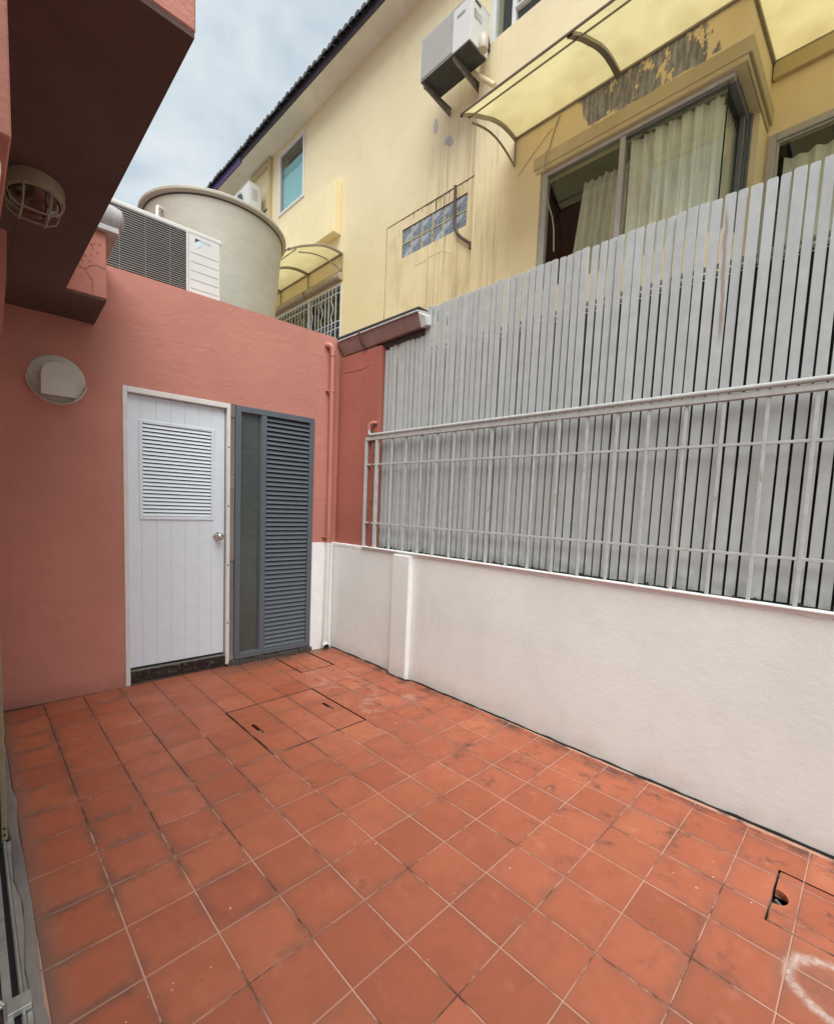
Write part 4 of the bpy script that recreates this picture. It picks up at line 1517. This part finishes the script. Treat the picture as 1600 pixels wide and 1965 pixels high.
# small green-glass window
w1 = MB().frame_y(4.525, 5.47, 6.905, 8.055, XF - 0.02, XF + 0.06, 0.055).build('window', m_winframe, yh, 0.006)
MB().frame_y(4.582, 5.413, 6.962, 7.998, XF - 0.006, XF + 0.04, 0.018).build('inner_frame', m_greyframe, w1, 0.003)
MB().box(XF + 0.012, XF + 0.018, 4.60, 5.395, 6.98, 7.98).build('pane', m_glassgreen, w1)
MB().box(XF + 0.05, XF + 0.06, 4.60, 5.395, 6.98, 7.78).build('blind', m_tealblind, w1)

# wide corner window of the projecting front
w2 = MB()
w2.box(XB + 0.02, XB + 0.09, -0.578, -0.512, 3.7, 4.93)
w2.box(XB + 0.02, XB + 0.09, -2.245, -0.578, 4.885, 4.93)
w2.box(XB + 0.025, XB + 0.085, -1.388, -1.338, 3.7, 4.885)
w2o = w2.build('window', m_greyframe, yh, 0.005)
w3 = MB()
w3.box(XB + 0.09, 2.83, -2.2485, -2.195, 4.855, 4.93)
w3.box(2.76, 2.828, -2.248, -2.20, 3.7, 4.855)
w3.box(2.66, 2.70, -2.243, -2.205, 3.7, 4.855)
w3.box(XB + 0.03, XB + 0.09, -2.196, -1.388, 4.862, 4.884)
w3.box(2.79, 2.83, -2.27, -2.249, 3.7, 4.93)
w3.build('side_frame', m_darkframe, w2o, 0.003)
MB().box(XB + 0.05, XB + 0.056, -1.338, -0.578, 3.7, 4.885).build('pane', m_glass, w2o)
MB().box(XB + 0.05, XB + 0.056, -2.196, -1.388, 3.7, 4.885).build('pane', m_glass, w2o)
MB().box(XB + 0.058, 2.66, -2.205, -2.199, 3.7, 4.855).build('pane', m_glass, w2o)
MB().box(XB + 0.048, XB + 0.0575, -2.207, -2.197, 3.7, 4.86).build('corner_joint', m_black, w2o)
for yy in (-1.30, -1.36):
    pass
sur = MB()
sur.box(XB - 0.012, XB + 0.01, -2.36, -0.42, 4.985, 5.115)
sur.box(XB - 0.010, XB + 0.05, -2.335, -0.455, 4.932, 4.984)
sur.box(XB + 0.0102, XR, -2.36, -2.3202, 4.985, 5.115)
sur.box(XB + 0.05, XR, -2.335, -2.3203, 4.932, 4.984)
sur.build('window_surround', m_surround, yh, 0.006)
for nm, (a, b), x_, sd in (('curtain', (-2.16, -1.42), XB + 0.13, 1), ('curtain', (-1.36, -0.84), XB + 0.38, 2)):
    rnd = random.Random(sd)
    vs, fs = [], []
    N = 90
    ph = [rnd.uniform(0, 6.28) for _ in range(5)]
    for zi in range(9):
        z = 3.5 + zi * (4.87 - 3.5) / 8
        flare = 1.0 if zi < 8 else 0.93
        for k in range(N + 1):
            s = k / N
            top = zi / 8
            yy = a + (b - a) * s + (0.14 * (1 - top) if sd == 2 else 0.0) * (s)
            w = 0.024 * math.sin(s * 42 + ph[0] + 0.5 * math.sin(zi * 0.4)) + 0.016 * math.sin(s * 87 + ph[1]) + 0.014 * math.sin(s * 17 + ph[2] + zi * 0.12)
            vs.append((x_ + w * (0.75 + 0.4 * (1 - top)), yy, z))
    for zi in range(8):
        for k in range(N):
            i = zi * (N + 1) + k
            fs.append((i, i + 1, i + N + 2, i + N + 1))
    c = MB().add(vs, fs).build('curtain', m_curtain, smooth=True)
    tag(c, 'pale green pleated curtain behind the right pane of the wide corner window' if sd == 1 else 'shorter drawn curtain behind the left pane of the wide corner window', 'curtain', 'window curtains')
vs, fs = [], []
N = 60
for zi in range(2):
    for k in range(N + 1):
        s = k / N
        vs.append((XB + 0.20 + s * 0.45, -2.13 + 0.018 * math.sin(s * 44) + 0.01 * math.sin(s * 90), 3.5 + zi * 1.36))
for k in range(N):
    fs.append((k, k + 1, N + 2 + k, N + 1 + k))
tag(MB().add(vs, fs).build('curtain', m_curtain, smooth=True), 'curtain behind the narrow side pane of the corner window', 'curtain', 'window curtains')

# window of the set-back wall, far right
w4 = MB().frame_y(-5.0, -2.335, 3.6, 4.885, XR - 0.02, XR + 0.05, 0.07)
w4o = w4.build('window', m_greyframe, yh, 0.006)
MB().frame_y(-4.93, -2.405, 3.67, 4.815, XR, XR + 0.03, 0.02).build('inner_frame', m_greyframe, w4o, 0.003)
MB().box(XR + 0.012, XR + 0.018, -4.91, -2.425, 3.69, 4.795).build('pane', m_glass, w4o)
vs, fs = [], []
N = 160
for zi in range(2):
    for k in range(N + 1):
        s = k / N
        vs.append((XR + 0.16 + 0.022 * math.sin(s * 130) + 0.015 * math.sin(s * 61), -4.9 + 2.45 * s, 3.5 + zi * 1.22))
for k in range(N):
    fs.append((k, k + 1, N + 2 + k, N + 1 + k))
tag(MB().add(vs, fs).build('curtain', m_curtain, smooth=True), 'shaded curtain behind the set back window at the far right', 'curtain', 'window curtains')

# upper window above the projecting front
w5 = MB().frame_y(-1.9, 0.335, 6.735, 8.09, XF - 0.03, XF + 0.05, 0.06)
w5.box(XF - 0.02, XF + 0.04, -0.0, 0.05, 6.795, 8.03)
w5o = w5.build('window', m_winframe, yh, 0.004)
MB().box(XF + 0.012, XF + 0.018, -1.84, 0.275, 6.795, 8.03).build('pane', m_glass, w5o)
MB().box(XF - 0.028, XF + 0.04, -1.85, 0.0, 6.965, 6.985).build('rail', m_winframe, w5o)

# grilled window low on the left
w6 = MB()
w6.frame_y(3.25, 5.70, 4.0, 4.995, XF - 0.012, XF + 0.06, 0.035)
w6.box(XF - 0.012, XF + 0.06, 4.235, 4.30, 4.035, 4.96)
w6o = w6.build('window', m_grillwhite, yh, 0.004)
MB().box(XF + 0.045, XF + 0.05, 3.285, 5.665, 4.035, 4.96).build('pane', m_glass, w6o)
gb = None
for (ya, yb_) in ((3.285, 4.235), (4.30, 5.665)):
    nb = int(round((yb_ - ya) / 0.105))
    for k in range(1, nb):
        yy = ya + (yb_ - ya) * k / nb
        if k % 3 == 2:
            pts = [(XF - 0.02, yy, 4.96), (XF - 0.02, yy, 4.86)] + [(XF - 0.02, yy + 0.028 * math.sin(q / 14 * 2 * math.pi * 1.5), 4.845 - q / 14 * 0.44) for q in range(15)] + [(XF - 0.02, yy, 4.30), (XF - 0.02, yy + 0.028, 4.2), (XF - 0.02, yy - 0.02, 4.09), (XF - 0.02, yy, 4.035)]
            MB().tube(pts, 0.0075, 6).build('wavy_bar', m_grillwhite, w6o, smooth=True)
        else:
            MB().tube([(XF - 0.02, yy, 4.035), (XF - 0.02, yy, 4.96)], 0.0075, 6).build('grille_bar', m_grillwhite, w6o, smooth=True)
    for zz in (4.842, 4.385, 4.275):
        MB().tube([(XF - 0.02, ya, zz), (XF - 0.02, yb_, zz)], 0.008, 6).build('grille_rail', m_grillwhite, w6o)

# roller-blind housings over it
for ya, yb_ in ((3.36, 4.29), (4.345, 6.4)):
    bb = MB()
    prof = [(XF, 5.155), (XF - 0.06, 5.155), (XF - 0.095, 5.13), (XF - 0.10, 5.08), (XF - 0.08, 5.045), (XF - 0.03, 5.03), (XF, 5.035)]
    bb.prism([(p[0], p[1]) for p in prof], 'y', ya, yb_)
    tag(bb.build('blind_box', m_blind, None, 0.003), 'dusty beige roller blind box over the right half of the grilled window' if ya < 4 else 'longer beige roller blind box over the left part of the grilled window', 'blind box', 'roller blind boxes')

bb = MB()
bb.prism([(XF, 5.15), (XF - 0.06, 5.15), (XF - 0.09, 5.12), (XF - 0.09, 5.06), (XF - 0.06, 5.03), (XF, 5.03)], 'y', 3.235, 3.345)
tag(bb.build('blind_box', m_blind, None, 0.003), 'short end piece of roller blind box beside the grilled window corner', 'blind box', 'roller blind boxes')


# ---------------------------------------------------------------- awnings
def arch(xw, zw, n=14, reach=0.93, drop=0.285):
    out = []
    for k in range(n + 1):
        s = k / n
        out.append((xw - reach * s, zw + 0.05 * math.sin(min(1, s * 1.6) * math.pi) * 0.45 - drop * s ** 2.2))
    return out


def panel(mb, prof, y0, y1, th=0.006):
    n = len(prof)
    vs = []
    for yy in (y0, y1):
        vs += [(p[0], yy, p[1]) for p in prof] + [(p[0], yy, p[1] + th) for p in prof]
    N2 = 2 * n
    fs = []
    for i in range(n - 1):
        fs.append((i, i + 1, N2 + i + 1, N2 + i))
        fs.append((n + i, n + i + 1, N2 + n + i + 1, N2 + n + i))
        for o in (0, N2):
            fs.append((o + i, o + i + 1, o + n + i + 1, o + n + i))
    for i in (0, n - 1):
        fs.append((i, N2 + i, N2 + n + i, n + i))
    return mb.add(vs, fs)


def awning(label, xw, zw, ya, yb, ribs, brace_ys, zb, reach=0.93, drop=0.285, rail2=True):
    t = thing('awning', label, 'awning', (xw, (ya + yb) / 2, zw), 'curved cream plastic awnings')
    pf = arch(xw - 0.012, zw - 0.004, 16, reach, drop)
    panel(MB(), pf, ya, yb).build('panel', m_poly, t, smooth=True)
    xe_, ze_ = pf[-1]
    MB().tube([(xw - 0.015, ya, zw - 0.012), (xw - 0.015, yb, zw - 0.012)], 0.013, 8).build('wall_rail', m_bronze, t, smooth=True)
    MB().tube([(xe_, ya, ze_), (xe_, yb, ze_)], 0.011, 8).build('front_rail', m_bronze, t, smooth=True)
    if rail2:
        MB().tube([(xe_ + 0.115, ya, ze_ + 0.030), (xe_ + 0.115, yb, ze_ + 0.030)], 0.008, 8).build('purlin', m_bronze, t, smooth=True)
    for yr, wd in ribs:
        n = len(pf)
        vs = []
        for yy in (yr - wd / 2, yr + wd / 2):
            vs += [(p[0], yy, p[1] - 0.004) for p in pf] + [(p[0], yy, p[1] - 0.034) for p in pf]
        fs = []
        for i in range(n - 1):
            fs += [(i, i + 1, n + i + 1, n + i), (2 * n + i, 2 * n + i + 1, 3 * n + i + 1, 3 * n + i), (i, i + 1, 2 * n + i + 1, 2 * n + i), (n + i, n + i + 1, 3 * n + i + 1, 3 * n + i)]
        MB().add(vs, fs).build('rib', m_bronze, t, smooth=True)
    for yr in brace_ys:
        pts = []
        for k in range(9):
            s = k / 8
            x = xe_ + 0.17 + (xw - 0.02 - xe_ - 0.17) * s
            z = (ze_ + 0.012) + (zb - ze_ - 0.012) * s ** 1.5 + 0.085 * math.sin(s * math.pi)
            pts.append((x, yr, z))
        MB().tube(pts, 0.011, 8).build('brace', m_bronze, t, smooth=True)
        MB().tube([(xw - 0.02, yr, zb - 0.005), (xw - 0.02, yr, zw - 0.01)], 0.011, 8).build('upright', m_bronze, t, smooth=True)
    return t


awning('long cream awning over the wide corner window', XB, 5.455, -2.31, -0.165, [(-0.172, 0.03), (-1.294, 0.05), (-2.295, 0.055)], [-0.172], 5.16)
# its neighbour carries on over the set back wall
t2 = thing('awning', 'flat cream awning of the set back wall at the top right corner', 'awning', (XR, -3.6, 5.53), 'curved cream plastic awnings')
pf = [(XR - 0.012, 5.535), (2.8, 5.50), (2.3, 5.462)] + arch(XB - 0.012, 5.452, 12)[1:]
panel(MB(), pf, -5.2, -2.335).build('panel', m_poly, t2, smooth=True)
MB().tube([(XR - 0.02, -5.2, 5.52), (XR - 0.02, -2.26, 5.52)], 0.017, 8).build('wall_rail', m_bronze, t2, smooth=True)
mb = MB()
mb.hexa([(XB, -2.345, 5.415), (XR, -2.345, 5.49), (XR, -2.285, 5.49), (XB, -2.285, 5.415)], [(XB, -2.345, 5.45), (XR, -2.345, 5.528), (XR, -2.285, 5.528), (XB, -2.285, 5.45)])
mb.build('side_rail', m_bronze, t2, 0.004)
MB().tube([(pf[-1][0], -5.2, pf[-1][1]), (pf[-1][0], -2.335, pf[-1][1])], 0.011, 8).build('front_rail', m_bronze, t2, smooth=True)
MB().tube([(pf[-1][0] + 0.115, -5.2, pf[-1][1] + 0.03), (pf[-1][0] + 0.115, -2.335, pf[-1][1] + 0.03)], 0.008, 8).build('purlin', m_bronze, t2, smooth=True)
MB().box(XR - 0.05, XR, -5.2, -2.33, 5.36, 5.50).build('ledger_board', m_surround, t2, 0.004)
awning('smaller cream awning over the grilled window beside the water tank', XF, 5.47, 3.245, 6.6, [(3.25, 0.03), (4.30, 0.05), (5.31, 0.05), (6.3, 0.05)], [3.25], 5.18, 0.98, 0.32)
mb = MB()
for yy in (4.30, 5.31, 6.3):
    mb.tube([(XF - 0.018, yy, 5.19), (XF - 0.018, yy, 5.46)], 0.010, 6)
mb.build('upright', m_bronze, bpy.data.objects['awning.002'] if 'awning.002' in bpy.data.objects else yh, smooth=True)
mb = MB().tube([(XF - 0.018, 3.25, 5.19), (XF - 0.018, 6.4, 5.19)], 0.010, 6)
mb.build('wall_bar', m_bronze, bpy.data.objects['awning.002'] if 'awning.002' in bpy.data.objects else yh, smooth=True)


# ---------------------------------------------------------------- wall-hung condensers
def wall_ac(label, x0, x1, ya, yb, z0, z1, fan_only=False):
    t = thing('wall_condenser', label, 'air conditioner', ((x0 + x1) / 2, (ya + yb) / 2, z0), 'air conditioner outdoor units')
    MB().box(x0 + 0.006, x1, ya, yb, z0, z1 - 0.012).build('casing', m_ac, t, 0.008, seg=2)
    MB().box(x0, x1 + 0.004, ya - 0.004, yb + 0.004, z1 - 0.018, z1).build('lid', m_ac, t, 0.005)
    return t


AX0, AX1, AY0, AY1, AZ0, AZ1 = 1.775, 2.10, 0.225, 0.995, 6.455, 6.925
a2 = wall_ac('grey and white condenser on steel brackets high on the yellow wall', AX0, AX1, AY0, AY1, AZ0, AZ1)
MB().box(AX0 + 0.001, AX0 + 0.0062, AY0 + 0.27, AY1 - 0.012, AZ0 + 0.012, AZ1 - 0.02).build('coil', m_acgrille, a2)
g0 = None
for k in range(30):
    z = AZ0 + 0.018 + k * 0.0143
    if g0 is None:
        g0 = MB().box(AX0 - 0.003, AX0 + 0.002, AY0 + 0.272, AY1 - 0.014, z, z + 0.006).build('grille_bar', m_ac, a2)
        z00 = z
    else:
        dup(g0, (0, 0, z - z00))
MB().box(AX0 - 0.002, AX0 + 0.0065, AY0 + 0.255, AY0 + 0.268, AZ0 + 0.005, AZ1 - 0.02).build('grille_edge', m_acgrille, a2)
MB().box(AX0 - 0.0005, AX0 + 0.0055, AY0 + 0.09, AY0 + 0.20, AZ1 - 0.135, AZ1 - 0.115).build('name_plate', m_acgrille, a2)
MB().box(AX0 + 0.06, AX0 + 0.19, AY0 - 0.0055, AY0 + 0.001, AZ1 - 0.20, AZ1 - 0.13).build('label_plate', m_lead, a2)
MB().box(AX0 + 0.06, AX0 + 0.10, AY0 - 0.0065, AY0 + 0.001, AZ1 - 0.21, AZ1 - 0.125).build('label_box', m_acgrille, a2)
MB().box(AX0 + 0.06, AX0 + 0.16, AY0 - 0.0065, AY0 + 0.001, AZ1 - 0.055, AZ1 - 0.035).build('hand_grip', m_under, a2)
MB().box(AX0 + 0.012, AX1 - 0.006, AY0 + 0.012, AY1 - 0.012, AZ0 - 0.018, AZ0 + 0.001).build('base_pan', m_under, a2, 0.004)
mb = MB()
mb.lathe([(0.0, -0.03), (0.052, -0.028), (0.058, 0.0), (0.055, 0.10), (0.03, 0.13), (0.0, 0.135)], (AX0 + 0.20, AY0 - 0.03, AZ0 + 0.02), 'z', 16)
mb.build('valve_cover', m_ventm, a2, smooth=True)
for n_, yb_ in enumerate((0.952, 0.475)):
    mb = MB()
    mb.prism([(XF, AZ0 - 0.02), (AX0 + 0.02, AZ0 - 0.02), (AX0 + 0.02, AZ0 - 0.06), (XF - 0.03, AZ0 - 0.075), (XF - 0.03, 6.345), (XF, 6.345)], 'y', yb_ - 0.003, yb_ + 0.003)
    mb.box(AX0 + 0.02, XF, yb_ - 0.02, yb_ + 0.02, AZ0 - 0.0225, AZ0 - 0.0185)
    bo = mb.build('bracket', m_bracket, a2)
    mb = MB()
    mb.hexa([(AX0 + 0.04, yb_ - 0.013, AZ0 - 0.065), (AX0 + 0.08, yb_ - 0.013, AZ0 - 0.065), (AX0 + 0.08, yb_ + 0.013, AZ0 - 0.065), (AX0 + 0.04, yb_ + 0.013, AZ0 - 0.065)],
            [(AX0 + 0.04, yb_ - 0.013, AZ0 - 0.03), (AX0 + 0.08, yb_ - 0.013, AZ0 - 0.03), (AX0 + 0.08, yb_ + 0.013, AZ0 - 0.03), (AX0 + 0.04, yb_ + 0.013, AZ0 - 0.03)])
    mb.tube([(AX0 + 0.05, yb_, AZ0 - 0.055), (XF - 0.012, yb_, 6.35)], 0.016, 4)
    mb.build('strut', m_bracket, bo)
mb = MB()
for dz in (0.0, 0.05):
    mb.tube([(AX1 + 0.0, AY0 + 0.02, AZ0 + 0.20 + dz), (AX1 + 0.06, AY0 + 0.05, AZ0 + 0.19 + dz), (XF - 0.02, AY0 + 0.09, AZ0 + 0.17 + dz), (XF - 0.02, 0.40, AZ0 + 0.14 + dz)], 0.018, 8)
mb.build('coolant_pipe', m_under, a2, smooth=True)
mb = MB()
mb.tube([(XF - 0.03, 0.440, 6.66), (XF - 0.03, 0.443, 6.3), (XF - 0.03, 0.445, 4.2)], 0.012, 8)
tag(mb.build('drain_pipe', m_surround, smooth=True), 'thin pale drain pipe running down the corner below the condenser', 'pipe')
tag(MB().tube([(XB - 0.10, 0.42, 6.42), (XB - 0.10, 0.10, 6.10)], 0.028, 12).build('waste_pipe', m_cream, smooth=True), 'short cream waste pipe slanting between condenser and long awning', 'pipe')

a3 = wall_ac('distant white condenser showing above the rim of the water tank', 1.90, 2.18, 5.985, 6.75, 7.10, 7.648)
mb = MB()
mb.lathe([(0.0, -0.001), (0.19, -0.001), (0.20, -0.006), (0.215, -0.004), (0.215, 0.008)], (1.90, 6.42, 7.37), 'x', 32)
mb.build('fan_ring', m_acgrille, a3, smooth=True)
MB().lathe([(0.0, -0.003), (0.185, -0.003)], (1.90, 6.42, 7.37), 'x', 28).build('fan_void', m_under, a3)
MB().box(1.97, 2.09, 5.980, 5.986, 7.33, 7.54).build('valve_cover', m_lead, a3, 0.002)
for yy in (6.10, 6.60):
    MB().box(1.88, XF, yy, yy + 0.03, 7.06, 7.10).build('bracket', m_bracket, a3)
mb = MB()
mb.box(XF - 0.07, XF, 5.76, 5.85, 6.62, 8.168)
mb.box(XF - 0.07, XF, 5.85, 6.60, 8.05, 8.13)
tag(mb.build('pipe_trunking', m_surround, None, 0.006), 'pale square pipe trunking running up under the eave by the small window', 'pipe trunking')
tag(MB().tube([(2.1, 5.985, 7.15), (2.18, 5.93, 7.12), (XF - 0.05, 5.84, 7.22)], 0.018, 8).build('hose', m_under, smooth=True), 'dark hose from the far condenser to the pipe trunking', 'hose')

# loose cables on the projecting front
tag(MB().tube([(XB - 0.012, -0.70, 5.40), (XB - 0.012, -0.65, 5.30), (XB - 0.012, -0.60, 5.13), (XB - 0.055, -0.59, 5.08), (XB - 0.05, -0.583, 4.92), (XB - 0.03, -0.583, 4.76), (XB - 0.03, -0.638, 4.568), (XB - 0.03, -0.70, 4.40), (XB - 0.03, -0.726, 4.27), (XB - 0.03, -0.742, 4.04)], 0.006, 6).build('cable', m_cable, smooth=True), 'loose pale cable hanging across the left pane of the wide window', 'cable')
tag(MB().tube([(XB - 0.006, -0.62, 5.33), (XB - 0.006, -0.40, 5.18), (XB - 0.006, -0.22, 5.03)], 0.003, 5).build('cable', m_ochre, smooth=True), 'thin slack cable running down left from the long awning', 'cable')
